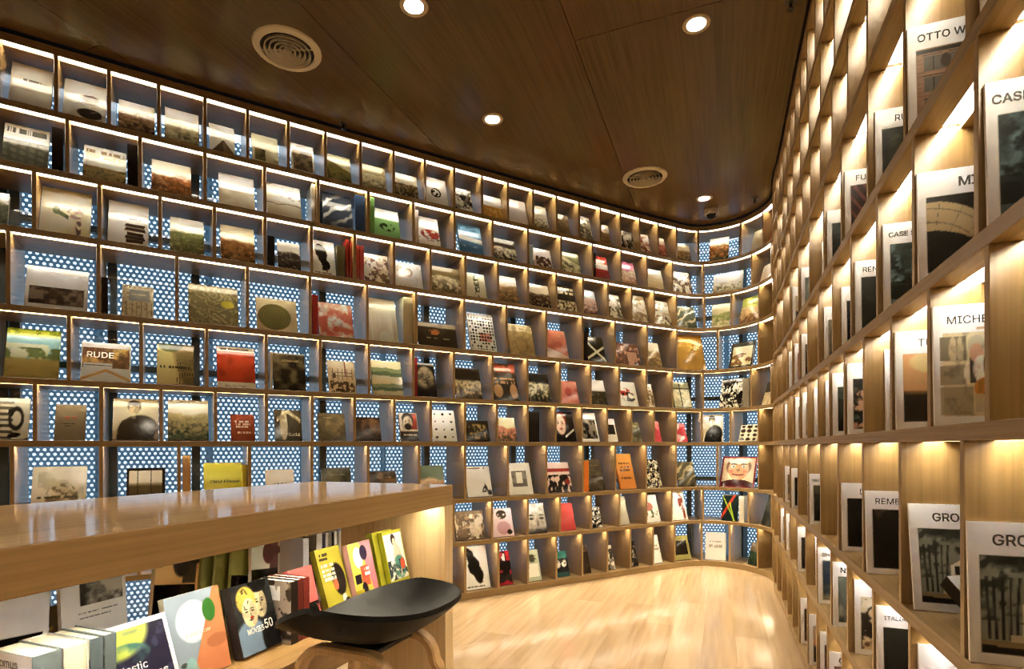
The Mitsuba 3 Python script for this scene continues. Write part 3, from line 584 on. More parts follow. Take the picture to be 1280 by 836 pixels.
            for x0, x1, y0, y1 in ((0.4, 0.9, 0.1, 0.42), (0.14, 0.62, 0.07, 0.28)):
                lay(rect(x0, x1, y0, y1) * (1 - rect(x0 + 0.015, x1 - 0.015, y0 + 0.012, y1 - 0.012)) * m, C[3])
            lay(m * S(0.55, 0.68, N(9)) * (V < 0.4), C[2])
        else:
            lay(m * S(0.5, 0.7, N(6, 1)) * 0.8, C[2]); lay(m * S(0.6, 0.72, N(9, 2)) * 0.6, C[3])
        words(0.795, 0.012, 0.55, 0.8, [0.7, 0.55, 0.4], 3, 60)
    # -- covers in the desk
    elif kind == 'cameras':
        lay((V < 0.93) * (U > 0.02) * (U < 0.93) * 1.0, C[1]); lay(disc(0.1, 0.95, 0.55, 0.36) * (V < 0.93), C[2]); lay(disc(0.2, 0.62, 0.4, 0.14) * S(0.3, 0.6, N(5)), [0.3, 0.5, 0.45]); lay(S(0.55, 0.65, N(9)) * (V < 0.9) * (U < 0.93) * 0.3, [0.35, 0.4, 0.55])
        lay(disc(0.62, 0.12, 0.3, 0.16), [0.35, 0.4, 0.32]); lay(disc(0.6, 0.1, 0.2, 0.1), [0.85, 0.55, 0.4]); lay(disc(0.84, 0.1, 0.13, 0.1), C[3])
    elif kind == 'surreal':
        lay(disc(0.45, 0.66, 0.3, 0.24), [0.88, 0.93, 0.93]); e = 0.62 - 0.55 * (1 - V) + 0.15; lay(S(-0.01, 0.01, U - (0.88 - 0.6 * (1 - V))), C[1]); lay(disc(0.75, 0.74, 0.12, 0.14), C[2]); lay(disc(0.82, 0.36, 0.2, 0.08) * 0.4, C[1] * 0.7); lay(disc(0.18, 0.2, 0.06, 0.03), [0.3, 0.35, 0.35]); lay(disc(0.3, 0.06, 0.12, 0.2) * 0.8, [0.55, 0.75, 0.75])
    elif kind == 'afro':
        lay(disc(0.68, 0.5, 0.26, 0.24), C[1]); lay(disc(0.52, 0.44, 0.1, 0.09), [0.86, 0.42, 0.28]); lay(disc(0.74, 0.2, 0.1, 0.07), [0.9, 0.88, 0.8]); lay(disc(0.84, 0.1, 0.13, 0.1), C[1]); words(0.9, 0.04, 0.1, 0.45, C[1] * 1.6); words(0.84, 0.04, 0.1, 0.42, C[1] * 1.6, 2)
        for q, y in enumerate((0.74, 0.67, 0.6, 0.54)):
            words(y, 0.045, 0.1, 0.6, [0.95, 0.93, 0.8], q + 3)
    elif kind == 'pinkgeo':
        lay(U + 0.35 * V > 0.86, C[1]); lay(disc(0.36, 0.76, 0.2, 0.17), [0.9, 0.88, 0.86]); lay(disc(0.62, 0.82, 0.16, 0.12), [0.25, 0.2, 0.3]); lay(rect(0.36, 0.7, 0.3, 0.62), [0.88, 0.4, 0.3]); lay(rect(0.08, 0.34, 0.36, 0.5), [0.2, 0.16, 0.2]); lay(disc(0.42, 0.24, 0.12, 0.12), [0.2, 0.16, 0.2]); lay(rect(0.0, 0.36, 0.08, 0.26), [0.75, 0.68, 0.2]); lay(rect(0.04, 0.3, 0.05, 0.14), [0.88, 0.42, 0.25]); words(0.56, 0.05, 0.52, 0.75, [1, 0.95, 0.9]); words(0.48, 0.05, 0.52, 0.75, [1, 0.95, 0.9], 2)
    elif kind == 'woman':
        lay(rect(0.03, 0.97, 0.16, 0.95), C[1]); lay(disc(0.5, 0.84, 0.12, 0.1), [0.25, 0.2, 0.18]); lay(disc(0.53, 0.78, 0.09, 0.09), [0.9, 0.75, 0.65]); lay(disc(0.6, 0.52, 0.2, 0.24), [0.88, 0.76, 0.66]); lay(disc(0.62, 0.36, 0.3, 0.2) * S(0.35, 0.55, N(9)), [0.3, 0.55, 0.5]); lay(S(0.5, 0.6, N(10, 1)) * rect(0.03, 0.97, 0.16, 0.5), [0.2, 0.3, 0.32]); lay(disc(0.78, 0.4, 0.12, 0.1), [0.85, 0.35, 0.25]); lay(rect(0.1, 0.95, 0.0, 0.16), C[0])
    elif kind == 'eighties':
        lay(disc(0.4, 0.62, 0.3, 0.2) * 0.9, [0.93, 0.72, 0.66]); lay(disc(0.3, 0.62, 0.1, 0.12), [0.85, 0.25, 0.25]); lay(rect(0, 1, 0.2, 0.4) * S(0.45, 0.55, N(8)), [0.15, 0.12, 0.1]); lay(disc(0.7, 0.24, 0.24, 0.14), C[2])
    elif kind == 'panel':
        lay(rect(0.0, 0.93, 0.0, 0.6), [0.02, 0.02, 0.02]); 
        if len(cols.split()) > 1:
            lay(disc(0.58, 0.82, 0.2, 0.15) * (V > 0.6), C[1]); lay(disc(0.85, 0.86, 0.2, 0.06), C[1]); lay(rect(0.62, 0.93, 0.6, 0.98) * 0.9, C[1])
    elif kind == 'photo_top':
        photo(0.28, 0.94, 0.62, 0.97, C[1], C[2], 7); words(0.56, 0.012, 0.25, 0.85, C[1], 1, 50); words(0.52, 0.012, 0.25, 0.75, C[1], 2, 50)
    elif kind == 'domus':
        lay((V < 0.78) * 1.0, C[1]); lay(disc(0.5, 0.3, 0.4, 0.2) * 0.4, C[0])
    elif kind == 'spined':
        words(0.5, 0.5, 0.3, 0.7, C[1], 1, 30)
    img = np.clip(img, 0, 1)
    return lin(np.minimum(img * 1.1, 0.97) * ((img @ [0.3, 0.55, 0.15]) ** 0.32)[..., None])

def book_mesh(w, L, t, kind, cols, seed, cell=0.0065, spine=None, flip=False):
    """(cover, page block): front cover in the plane y = 0 facing -y, spine at -x, standing on z = 0."""
    nx, nz = max(6, int(w / cell)), max(8, int(L / cell))
    U, V = np.meshgrid(np.linspace(0, 1, nx + 1), np.linspace(0, 1, nz + 1))
    col = art(kind, cols, U, V, w / L, seed).reshape(-1, 3)
    v = np.c_[(U.ravel() - 0.5) * w, np.zeros(U.size), V.ravel() * L]
    i, j = np.meshgrid(np.arange(nx), np.arange(nz)); q = (j * (nx + 1) + i).ravel()
    m = Mesh(); m.add(v, np.c_[q, q + 1, q + nx + 2, q + nx + 1], col)
    base = srgb(cols.split()[0]) if spine is None else srgb(spine)
    b = 0.0022
    side = BOXF[[0, 1, 3, 4, 5]]
    m.add(boxv(-w / 2, w / 2, 0, b, 0, L), side, base * 0.9)
    m.box(-w / 2, w / 2, t - b, t, 0, L, c=base * 0.9)
    k = -1 if flip else 1
    m.box(*sorted((-k * w / 2, -k * (w / 2 - b))), b, t - b, 0, L, c=base)
    p = Mesh().box(*sorted((-k * (w / 2 - b), k * (w / 2 - 0.004))), b, t - b, 0.003, L - 0.003)
    return m, p

_n_book = [0]
def add_book(place, w, L, t, kind, cols, label, group, tilt=0.0, cell=0.0065, spine=None, edge=False, seed=None, titles=(), mat='book_print', flip=False):
    _n_book[0] += 1
    root = number('book')
    m, p = book_mesh(w, L, t, kind, cols, (_n_book[0] if seed is None else seed) % 97, cell, spine, flip)
    M = place
    if edge:      # spine to the front
        M = M @ frame([0, w / 2, 0], [0, 1, 0], [-1, 0, 0])
        M = M @ frame([0, -t / 2, 0], [1, 0, 0], [0, 1, 0])
    if tilt:
        M = M @ frame([0, 0, t * math.sin(tilt)], [1, 0, 0], [0, 1, 0]) @ rot([1, 0, 0], -tilt)
    put(f'{root}__cover', m, mat, M, color=True)
    put(f'{root}__page_block', p, 'paper_pages', M)
    for text, h, x, z, ink, bold, wmax in titles:
        z = z + L if z < 0 else z
        tm = meshkit.text_mesh(text, h, 0.0005, bold)
        if wmax and tm.bounds[1][0] > wmax:
            tm.apply_scale([wmax / tm.bounds[1][0], 1, 1])
        tm.apply_transform(frame([-w / 2 + x, -0.0004, z], [1, 0, 0], [0, 0, 1], [0, -1, 0]))
        put(f'{root}__lettering', tm, f'ink_{ink}', M)
    tag(root, label, 'book', group)
    return root

# ------------------------------------------------------------------ books before the windows: row: (arc length, width, height, tilt, print, colours, look)
WINDOW_BOOKS = {
    1: [
        (1.985, 0.177, 0.296, 20, 'title', 'd2c8b0 4a4238', 'grey hardcover with small black title'),
        (2.223, 0.196, 0.284, 20, 'smear', 'eee2c8 4c3528 2a2018', 'cream hardcover with two dark brush smears'),
        (2.469, 0.179, 0.229, 20, 'land', 'e9d9b8 7a5a3c 2e1d14', 'hardcover with cream sky and dark crowd'),
        (2.702, 0.182, 0.263, 20, 'land', 'e0d9c0 b3a984 6d6448', 'hardcover with pale sky and grey field'),
        (2.922, 0.144, 0.234, 20, 'pyramid', 'efdfc2 4a3a26 cbb48c', 'hardcover with dark pyramid on cream'),
        (3.177, 0.16, 0.241, 20, 'inset', 'd9cfa0 6b5f38 3c3220', 'olive hardcover with small inset picture'),
        (3.413, 0.15, 0.241, 17, 'frame', 'f0e6d0 7c6a4e 3e3325', 'white-bordered hardcover with sepia field photo'),
        (3.657, 0.166, 0.226, 17, 'hill', 'e8dfae 6a6034 332c18', 'olive hardcover with pale sloping hill'),
        (3.902, 0.19, 0.217, 17, 'land', 'a89c74 d8cfa8 6f6546', 'grey olive hardcover with light band'),
        (4.151, 0.19, 0.216, 17, 'land', 'e4d7b2 59492c 2b2112', 'hardcover with pale spikes over dark ground'),
        (4.396, 0.19, 0.252, 17, 'emblem', 'd6d0be 2a2622', 'pale grey hardcover with round black emblem'),
        (4.621, 0.172, 0.222, 17, 'blobs', 'e9e0cc 28221a', 'white hardcover with black shapes in bands'),
        (4.891, 0.19, 0.218, 17, 'half', 'f0e7d2 b9853c', 'hardcover with white top and ochre bottom'),
        (5.133, 0.19, 0.243, 17, 'plain', 'd9cdb8', 'plain pale hardcover'),
        (5.35, 0.179, 0.245, 17, 'land', 'c9c2a8 e6dfc6 6d6348', 'hardcover with misty grey landscape'),
        (5.585, 0.17, 0.215, 17, 'dark', '7d684c 4a3a26', 'sepia hardcover with cloudy print'),
        (5.832, 0.179, 0.257, 17, 'blobs', 'e2dcc8 5a5440', 'pale hardcover with grey sketch'),
        (6.06, 0.155, 0.219, 17, 'land', 'ddd0b0 a07f55 6a4f30', 'narrow hardcover with cream and brown print'),
        (6.339, 0.175, 0.202, 17, 'blobs', '2e2820 cfc6b0', 'dark hardcover with white figure'),
        (6.545, 0.179, 0.221, 17, 'blobs', 'e6d8be a4412e', 'pale hardcover with red lines'),
        (6.766, 0.152, 0.225, 17, 'land', 'e4b8a0 cf6b58 5a2a20', 'narrow hardcover with pink and red print'),
        (7.036, 0.203, 0.202, 17, 'land', 'd9c49c a07a4c 2c2014', 'hardcover with tan crowd print'),
        (7.361, 0.182, 0.264, 17, 'land', 'ecdcae a9683a 2d3024', 'hardcover with orange ridge under cream sky'),
        (7.712, 0.141, 0.218, 17, 'plain', 'b3a488', 'plain greige hardcover'),
        (7.952, 0.177, 0.239, 17, 'plain', 'a5603c', 'terracotta hardcover seen at a slant'),
    ],
    2: [
        (1.963, 0.192, 0.27, 20, 'honey', 'e8dcc4 4a4a40 8a8672', 'hardcover with honeycomb photo and pale heading'),
        (2.104, 0.049, 0.254, 0, 'edge', '191310', 'black book seen edge-on'),
        (2.315, 0.202, 0.244, 20, 'carved', 'efdfba 8a7448 4f4830', 'hardcover with carved heading over olive field'),
        (2.45, 0.051, 0.256, 0, 'edge', '15110f', 'black book seen edge-on by divider'),
        (2.646, 0.208, 0.244, 20, 'land', 'e9cfa4 a06238 4d2e1a', 'hardcover with orange blossoms under cream band'),
        (3.007, 0.208, 0.262, 20, 'half', 'f2e8d2 d8c4a0', 'hardcover with cream top and beige bottom'),
        (3.292, 0.216, 0.258, 17, 'scatter', 'ece0c2 6a5a3a c7b88c', 'cream hardcover with small black marks'),
        (3.476, 0.024, 0.278, 0, 'edge', 'e8dcc0', 'thin white book seen edge-on'),
        (3.649, 0.204, 0.283, 17, 'silk', '3a4252 c9ccc4 20242e', 'slate hardcover with pale sweeping folds'),
        (3.797, 0.069, 0.271, 0, 'edge', '2a3a56', 'dark blue book seen edge-on'),
        (3.886, 0.032, 0.278, 0, 'edge', '5f8a4c', 'taller green book seen edge-on'),
        (4.004, 0.194, 0.243, 17, 'emblemlow', '7fae6a e8ecc8 2a3a20', 'green hardcover with pale band and dark figures'),
        (4.227, 0.026, 0.261, 0, 'edge', 'e6dac4', 'thin cream book seen edge-on'),
        (4.338, 0.171, 0.259, 17, 'poppy', 'e9dcc4 b8483a 8a7a50', 'hardcover with red poppies on cream'),
        (4.697, 0.207, 0.275, 17, 'sea', '5b86ac d6dccc 33506c', 'blue hardcover with pale wave band'),
        (5.01, 0.214, 0.209, 17, 'land', '332b20 e6d8b8 1d1610', 'dark hardcover with cream band'),
        (5.25, 0.036, 0.187, 0, 'edge', 'b8cdd8', 'pale blue book seen edge-on'),
        (5.379, 0.19, 0.192, 17, 'pots', 'e9cfc0 4a3024', 'pinkish hardcover with dark pots'),
        (5.685, 0.2, 0.216, 17, 'hill', '7a7a54 d9cfa2 4c4830', 'olive hardcover with pale diagonal'),
        (5.928, 0.032, 0.23, 0, 'edge', '1d1512', 'thin black book seen edge-on'),
        (6.034, 0.169, 0.247, 17, 'band', 'c2443c f0cdb4 7a221e', 'red hardcover with pale band'),
        (6.352, 0.2, 0.245, 17, 'land', 'b86a8c e8c8a4 c08060', 'pink hardcover with floral lower half'),
        (6.692, 0.217, 0.226, 17, 'land', 'e6d2b0 d8b890 c9a070', 'peach hardcover with faint print'),
        (7.03, 0.23, 0.248, 17, 'blobs', 'e8dcc4 5a4434', 'cream hardcover with brown collage'),
        (7.436, 0.284, 0.209, 17, 'land', 'f4eedc e8e4d0 8a8258', 'wide white hardcover with olive foot'),  # the white is glare put into the cover colours
        (7.852, 0.202, 0.17, 17, 'plain', 'e2c9a8', 'peach hardcover leaning by curved end'),
    ],
    3: [
        (1.812, 0.155, 0.207, 20, 'land', 'e8e6d8 5c6450 2a3026', 'white hardcover with dark green photo'),
        (2.135, 0.225, 0.311, 20, 'duck', 'ecdab0 5c6a44 b09080', 'cream hardcover with green duck figure'),
        (2.427, 0.198, 0.298, 20, 'strokes', 'f0e6d2 3c2c20', 'white hardcover with stacked dark strokes'),
        (2.728, 0.183, 0.262, 20, 'land', 'e6deb8 7c8450 4a4026', 'hardcover with green foliage below cream'),
        (3.012, 0.199, 0.271, 20, 'land', 'e6cfa0 94643a 46290f', 'brown hardcover with crowd and cream arc'),
        (3.206, 0.044, 0.21, 0, 'edge', '17130f', 'black book seen edge-on'),
        (3.322, 0.144, 0.209, 17, 'land', 'e4d8b8 3c332a 2a231c', 'dark hardcover with cream top strip'),
        (3.553, 0.151, 0.272, 17, 'ink', 'ecdfc4 1e1712', 'cream hardcover with black ink figure'),
        (3.662, 0.055, 0.23, 0, 'edge', '4c4630', 'dark olive book seen edge-on'),
        (3.705, 0.02, 0.281, 0, 'edge', '8a2c24', 'red book seen edge-on, leaning'),
        (3.728, 0.014, 0.27, 0, 'edge', 'a03a2e', 'narrower red book seen edge-on'),
        (3.78, 0.023, 0.255, 0, 'edge', '9c3a30', 'red book seen edge-on at left'),
        (3.809, 0.029, 0.254, 0, 'edge', 'b0524a', 'second red book seen edge-on'),
        (3.924, 0.184, 0.241, 17, 'blobs', 'eadbc0 7a5a3e', 'white hardcover with brown photo patches'),
        (4.171, 0.214, 0.213, 17, 'ring', 'efe6d6 b09060', 'white hardcover with gold ring drawing'),
        (4.475, 0.249, 0.232, 17, 'land', '6a5a36 e0d2a8 5c4a2c', 'olive brown hardcover with cream band'),
        (4.73, 0.2, 0.226, 17, 'ornament', 'd9d0a4 4f5a34', 'cream green hardcover with vertical ornaments'),
        (5.033, 0.2, 0.25, 17, 'land', 'eadcbc 9a7a52 5a4228', 'hardcover with brown fur under cream top'),
        (5.346, 0.221, 0.224, 17, 'land', 'dccba4 4a3524 2c1c12', 'dark brown hardcover with cream band'),
        (5.632, 0.217, 0.264, 17, 'carved', '2e261c e6d8b4 5a4a30', 'dark hardcover with patterned edges'),
        (5.88, 0.194, 0.253, 17, 'land', 'a9b8c0 dcae9c 5a3a34', 'hardcover with blue top and pink foot'),
        (6.173, 0.2, 0.252, 17, 'blobs', 'e2d8be 6a6248', 'pale hardcover with scribbles'),
        (6.493, 0.202, 0.287, 17, 'blobs', 'e6dcc2 a08a64', 'cream hardcover with mottled print'),
        (6.786, 0.222, 0.272, 17, 'blobs', 'ece2ca 8a7a58', 'white hardcover with montage'),
        (7.072, 0.224, 0.24, 17, 'silk', '5c6450 e2d8b8 2f3628', 'grey green hardcover with pale sweep'),
        (7.373, 0.171, 0.258, 17, 'land', 'd8cf9c 8f9a50 e6d8b8', 'hardcover with yellow green foliage'),
        (7.631, 0.21, 0.278, 17, 'land', '9aa04e e0b486 7a4e2a', 'hardcover with foliage above peach ground'),
    ],
    4: [
        (2.095, 0.274, 0.266, 20, 'pano', 'f2e8d6 3a2c22 8a7a66', 'white landscape book with dark panorama photo'),
        (2.316, 0.028, 0.217, 0, 'edge', '221c18', 'black book seen edge-on'),
        (2.472, 0.157, 0.218, 20, 'label', 'dccda4 a0a49a b89a6a', 'tan patterned book with grey label'),
        (2.873, 0.28, 0.284, 20, 'contour', '8a8058 b0a67c e0c840', 'olive book with contour lines and yellow spot'),
        (3.247, 0.253, 0.246, 20, 'oval', 'd9c494 6a6238 8a7e4c', 'tan book with dark olive oval'),
        (3.486, 0.037, 0.281, 0, 'edge', '8c2a26', 'red book seen edge-on'),
        (3.633, 0.237, 0.261, 17, 'marble', 'e07058 f2d8c4', 'coral book with pale marbling'),
        (3.972, 0.222, 0.352, 17, 'drape', 'cfc3a0 efe6cc', 'beige book with pale drapery'),
        (4.154, 0.075, 0.354, 0, 'edge', 'c4b692', 'beige book standing at an angle'),
        (4.403, 0.326, 0.202, 17, 'lowemblem', '3e3424 dcd0ac c07a4c', 'low dark brown book with orange emblem'),
        (4.802, 0.233, 0.338, 17, 'dots', 'efe6d0 241e18 d88a7a', 'white book with rows of black dots'),
        (5.17, 0.245, 0.281, 17, 'kraft', 'b39a66 dccaa0 8a7040', 'kraft brown book with cream band'),
        (5.53, 0.229, 0.271, 17, 'diag', 'd4735a f0c8b4', 'coral book with pale diagonal corner'),
        (5.828, 0.041, 0.27, 0, 'edge', '171310', 'thin black book seen edge-on'),
        (5.964, 0.213, 0.256, 17, 'diagband', '2c2818 ddd4b4', 'black book with white diagonal stripes'),
        (6.339, 0.307, 0.225, 17, 'collage', '6e4a3c d9a890 8a6450', 'mauve brown book with pink square'),
        (6.668, 0.201, 0.263, 17, 'land', 'e2d2ac a88a58 6a5434', 'tan book with pale cloud'),
        (7.114, 0.295, 0.391, 17, 'plain', 'b48a3e', 'tall golden brown folder filling its cell'),
        (7.554, 0.239, 0.264, 17, 'arcframe', '3a382c ecdcae 8a6438', 'dark-framed book with cream arc and crowd'),
    ],
    5: [
        (1.989, 0.231, 0.302, 20, 'greenland', 'a8c23c 7fb4b4 6a7a44 b09a58', 'green landscape book with lime heading'),
        (2.318, 0.236, 0.248, 20, 'rude', 'f2e6d4 6a4a34 e2b46a', 'white book with large RUDE heading'),
        (2.665, 0.196, 0.276, 20, 'branches', 'cdb074 2c2414 4c5a30', 'tan book with black branches'),
        (3.001, 0.222, 0.293, 20, 'redpanel', 'c8482e ecdcc0 3a2c24', 'red panel book with cream borders'),
        (3.205, 0.017, 0.251, 0, 'edge', 'd8d0bc', 'thin pale book seen edge-on'),
        (3.323, 0.205, 0.271, 17, 'dark', '2a2218 5c5036', 'black book with faint brown glow'),
        (3.674, 0.189, 0.243, 17, 'townsketch', 'd9c096 5a4028 8c3a2c', 'tan book with house drawing above flowers'),
        (4.005, 0.23, 0.269, 17, 'stripes', 'cfc69c 5c7048 8a9468 d8c894', 'book with green and cream landscape stripes'),
        (4.214, 0.025, 0.295, 0, 'edge', '7a2028', 'dark red book seen edge-on'),
        (4.311, 0.158, 0.278, 17, 'facedark', '544c3c a89a7c 1e1812', 'grey brown book with shadowed face'),
        (4.669, 0.234, 0.265, 17, 'land', '2a2014 dccaa0 40301c', 'dark brown book with cream band and arch'),
        (5.014, 0.237, 0.331, 17, 'hands', '3a3024 c8644c c89a6c', 'dark book with red top and two hands'),
        (5.342, 0.229, 0.261, 17, 'land', '22201a d8d0ac 2c2a1a', 'black book with cream band'),
        (5.658, 0.2, 0.214, 17, 'marble', 'd25a50 e48a78', 'coral red book with soft folds'),
        (5.98, 0.2, 0.242, 17, 'half2', 'dcd6c4 3c3420', 'book with white top and dark foot'),
        (6.353, 0.219, 0.248, 17, 'flower', 'ece4d4 c83c30 221a16', 'white book with red and black splashes'),
        (6.605, 0.141, 0.24, 17, 'blobs', 'e6dac0 7a6444', 'narrow cream book with brown spots'),
        (7.029, 0.216, 0.28, 17, 'building', '8a8a6c e4dcb8 3a3828', 'grey green book with pale building'),
        (7.46, 0.217, 0.307, 17, 'scribble', 'e2d8be 1c1814', 'book covered in black and white scribble'),
        (7.603, 0.071, 0.283, 0, 'edge', '8a8474', 'grey book seen edge-on'),
        (7.873, 0.203, 0.23, 17, 'half2', '3a3226 d8c8a0', 'dark book leaning by curved end'),
    ],
    6: [
        (1.877, 0.19, 0.243, 20, 'bwfigure', 'cfc4a4 221c16', 'book with black lines over striped photo'),
        (2.153, 0.138, 0.217, 20, 'smalltitle', '8c7c60 c0503c 3a3024', 'bronze book with small red title'),
        (2.461, 0.227, 0.264, 20, 'portrait', 'd8c8a0 c9ae84 3a2e20', 'sepia book with man in dark coat'),
        (2.732, 0.218, 0.266, 20, 'land', 'e0d2a8 a8996a 2f3e30', 'sepia book with sky and dark green foot'),
        (3.037, 0.14, 0.18, 20, 'script', 'a24e36 efdcc4', 'small red brown book with white script'),
        (3.314, 0.172, 0.218, 17, 'torso', '4a4230 d8c8a0', 'dark book with pale torso photo'),
        (3.602, 0.186, 0.204, 17, 'glow', '5c5038 a8966c', 'olive brown book with soft glow'),
        (3.855, 0.189, 0.18, 17, 'glow', '3a2a1c 7a5436', 'dark brown book with faint figure'),
        (4.171, 0.139, 0.221, 17, 'manred', 'e8d8bc 2c2018 a84434', 'book with bearded man against red'),
        (4.458, 0.202, 0.256, 17, 'tinyicons', 'efe6d2 3a3028', 'white book with twelve tiny dark icons'),
        (4.747, 0.209, 0.172, 17, 'goldpat', '2c2214 a08850', 'dark book with gold pattern'),
        (5.009, 0.2, 0.21, 17, 'land', 'e6d8a4 e48a6c 5c4a38', 'book with cream sky above coral field'),
        (5.272, 0.105, 0.26, 0, 'edge', '1c1a18', 'black book leaning edge-on'),
        (5.619, 0.207, 0.274, 17, 'faceslash', '1e1814 ecc4ac c8402e', 'dark book with pale face and white slash'),
        (5.886, 0.2, 0.279, 17, 'frame', 'ece6d8 8a8070 1a1612', 'white-bordered book with black and white photo'),
        (6.13, 0.15, 0.224, 17, 'square', 'dcd4c0 2a2622', 'white book with dark square'),
        (6.426, 0.154, 0.198, 17, 'dark', '4c4834 8a8464', 'narrow dark olive book with mottled print'),
        (6.694, 0.128, 0.212, 17, 'marble', 'd84a54 f0a8a0', 'narrow red pink book'),
        (7.0, 0.172, 0.197, 17, 'marble', 'dc4650 f2b4b0', 'red pink book with white strokes'),
        (7.307, 0.194, 0.291, 17, 'portrait', 'ece2c8 d9c8a8 1c1814', 'cream book with man in dark jacket'),
        (7.624, 0.204, 0.17, 17, 'icons', 'eaddc0 4a3828', 'cream book with rows of brown shapes'),
    ],
    7: [
        (2.1, 0.243, 0.314, 20, 'tree', 'e2d0aa 8a7450', 'cream book with tree drawing'),
        (2.51, 0.195, 0.293, 20, 'trunks', 'e0d0a8 2a2014 6a5434', 'dark book with black tree trunks'),
        (2.72, 0.042, 0.36, 0, 'edge', 'b48a54', 'thin tan book leaning edge-on'),
        (2.925, 0.221, 0.321, 20, 'olafur', 'd8c040 1c180c', 'yellow book with black lettering'),
        (3.046, 0.021, 0.295, 0, 'edge', 'c8b23c', 'thin yellow book seen edge-on'),
        (3.264, 0.179, 0.264, 17, 'title', 'e6d4b0 7a6a50', 'cream book with one line of text'),
        (3.638, 0.204, 0.267, 17, 'dark', '3a3626 5a543c', 'dark olive book behind counter top'),
        (3.972, 0.21, 0.235, 17, 'dark', '3c2c1c 6a5034', 'dark brown book behind counter top'),
        (4.361, 0.204, 0.269, 17, 'land', '6c7a64 d9b48c c88a6c', 'book with green sky above peach field'),
        (4.762, 0.224, 0.25, 17, 'corner', 'e6dfd4 2a241e', 'white book with small triangle drawing'),
        (5.15, 0.236, 0.276, 17, 'cardframe', 'e6dfce 8a8474 e8e0d0', 'white book with grey framed picture'),
        (5.551, 0.256, 0.273, 17, 'figures', 'e4c4b4 a83430 2a2420', 'pinkish book with red band and dark figures'),
        (5.828, 0.059, 0.279, 0, 'edge', 'd87a34', 'orange book seen edge-on'),
        (5.959, 0.185, 0.296, 17, 'dark', '4c4232 6c6048', 'grey brown book beside orange spine'),
        (6.333, 0.198, 0.346, 17, 'texts', 'dc8a44 6a3818', 'tall orange book with brown text'),
        (6.658, 0.201, 0.286, 17, 'scribble', 'd8ccac 1e1a14', 'book covered in black squiggles'),
        (7.073, 0.205, 0.254, 17, 'silk', '5c5640 b8ac88 3a3424', 'grey green book with reclining figure'),
        (7.521, 0.345, 0.312, 17, 'puppet', 'ecd2b4 d8a47c 9c2c34', 'large red-bordered book with smiling face'),
    ],
    8: [
        (4.68, 0.255, 0.229, 17, 'collage', '6e5c48 dccfb4 a88a64', 'book with grey and brown photo collage'),
        (4.978, 0.2, 0.235, 17, 'pinkfig', 'e0c4c0 3a3028 c88a94', 'pink book with small dark figure'),
        (5.307, 0.2, 0.257, 17, 'bwface', 'd8d0c0 1c1814', 'black and white book with staring face'),
        (5.621, 0.187, 0.246, 17, 'plain', 'd8504c', 'plain coral red book'),
        (5.94, 0.149, 0.19, 17, 'scribble', 'e4dccc 1a1814', 'small book with black and white faces'),
        (6.27, 0.146, 0.271, 17, 'plain', 'b4ac98', 'pale grey book leaning at a slant'),
        (6.637, 0.201, 0.271, 17, 'flower', 'ece4d2 c87a64 6a7448', 'white book with faded flowers'),
        (6.982, 0.208, 0.303, 17, 'redfig', 'f0e6d4 8a4434', 'white book with red brown figure'),
        (7.445, 0.154, 0.266, 17, 'rays', '1c2c28 c83828 a8c43c', 'dark green book with red and lime rays'),
        (7.557, 0.052, 0.253, 0, 'edge', 'ece6d4', 'white book leaning edge-on'),
        (7.863, 0.202, 0.303, 17, 'dark', '2a2c28 5a5c50', 'dark narrow book by curved end'),
    ],
    9: [
        (4.744, 0.216, 0.344, 17, 'ink', 'ece6d6 1e1a16', 'white book with black ink splash'),
        (4.99, 0.146, 0.277, 17, 'redblack', 'c02c38 1e1412 ecdcd0', 'red and black book'),
        (5.274, 0.15, 0.263, 17, 'sage', 'b4bca0 4c4a38 e2e0cc', 'sage green book with small picture'),
        (5.566, 0.157, 0.221, 17, 'teal', '3c8478 e0dcd0 2c2c2c', 'teal book with two small portraits'),
        (5.825, 0.118, 0.252, 17, 'dark', '3a2c20 6c543c', 'narrow dark brown book'),
        (6.109, 0.114, 0.225, 17, 'blobs', 'cfc8b4 3a342c', 'narrow grey white book'),
        (6.39, 0.123, 0.238, 17, 'blobs', '2a2620 a89e88', 'narrow dark book with pale spots'),
        (6.686, 0.144, 0.276, 17, 'strokes1', 'ece4d4 6a6050', 'white book with one thin stroke'),
        (7.015, 0.211, 0.244, 17, 'inset2', '9a9458 2c2418', 'olive book with dark framed photo'),
        (7.326, 0.197, 0.279, 17, 'texts2', 'efe6d4 b8ac98', 'large cream book with faint text'),
        (7.666, 0.113, 0.217, 17, 'land', '6c5a44 2f4a34 1a2c20', 'dark green book with floral print'),
    ],
}
ROWNAME = {1: 'top', 2: 'second', 3: 'third', 4: 'fourth', 5: 'fifth', 6: 'sixth', 7: 'seventh', 8: 'eighth', 9: 'bottom'}
LETTERS = {'rude': [('RUDE', 0.036, 0.022, -0.098, 'white', True, 0.16)], 'olafur': [('Olafur Eliasson', 0.0175, 0.035, -0.135, 'black', True, 0.18)],
           'torso': [('Nude', 0.026, 0.07, 0.03, 'cream', False, None)], 'redpanel': [('After Paul Klee', 0.0125, 0.04, 0.006, 'grey', False, 0.15)]}
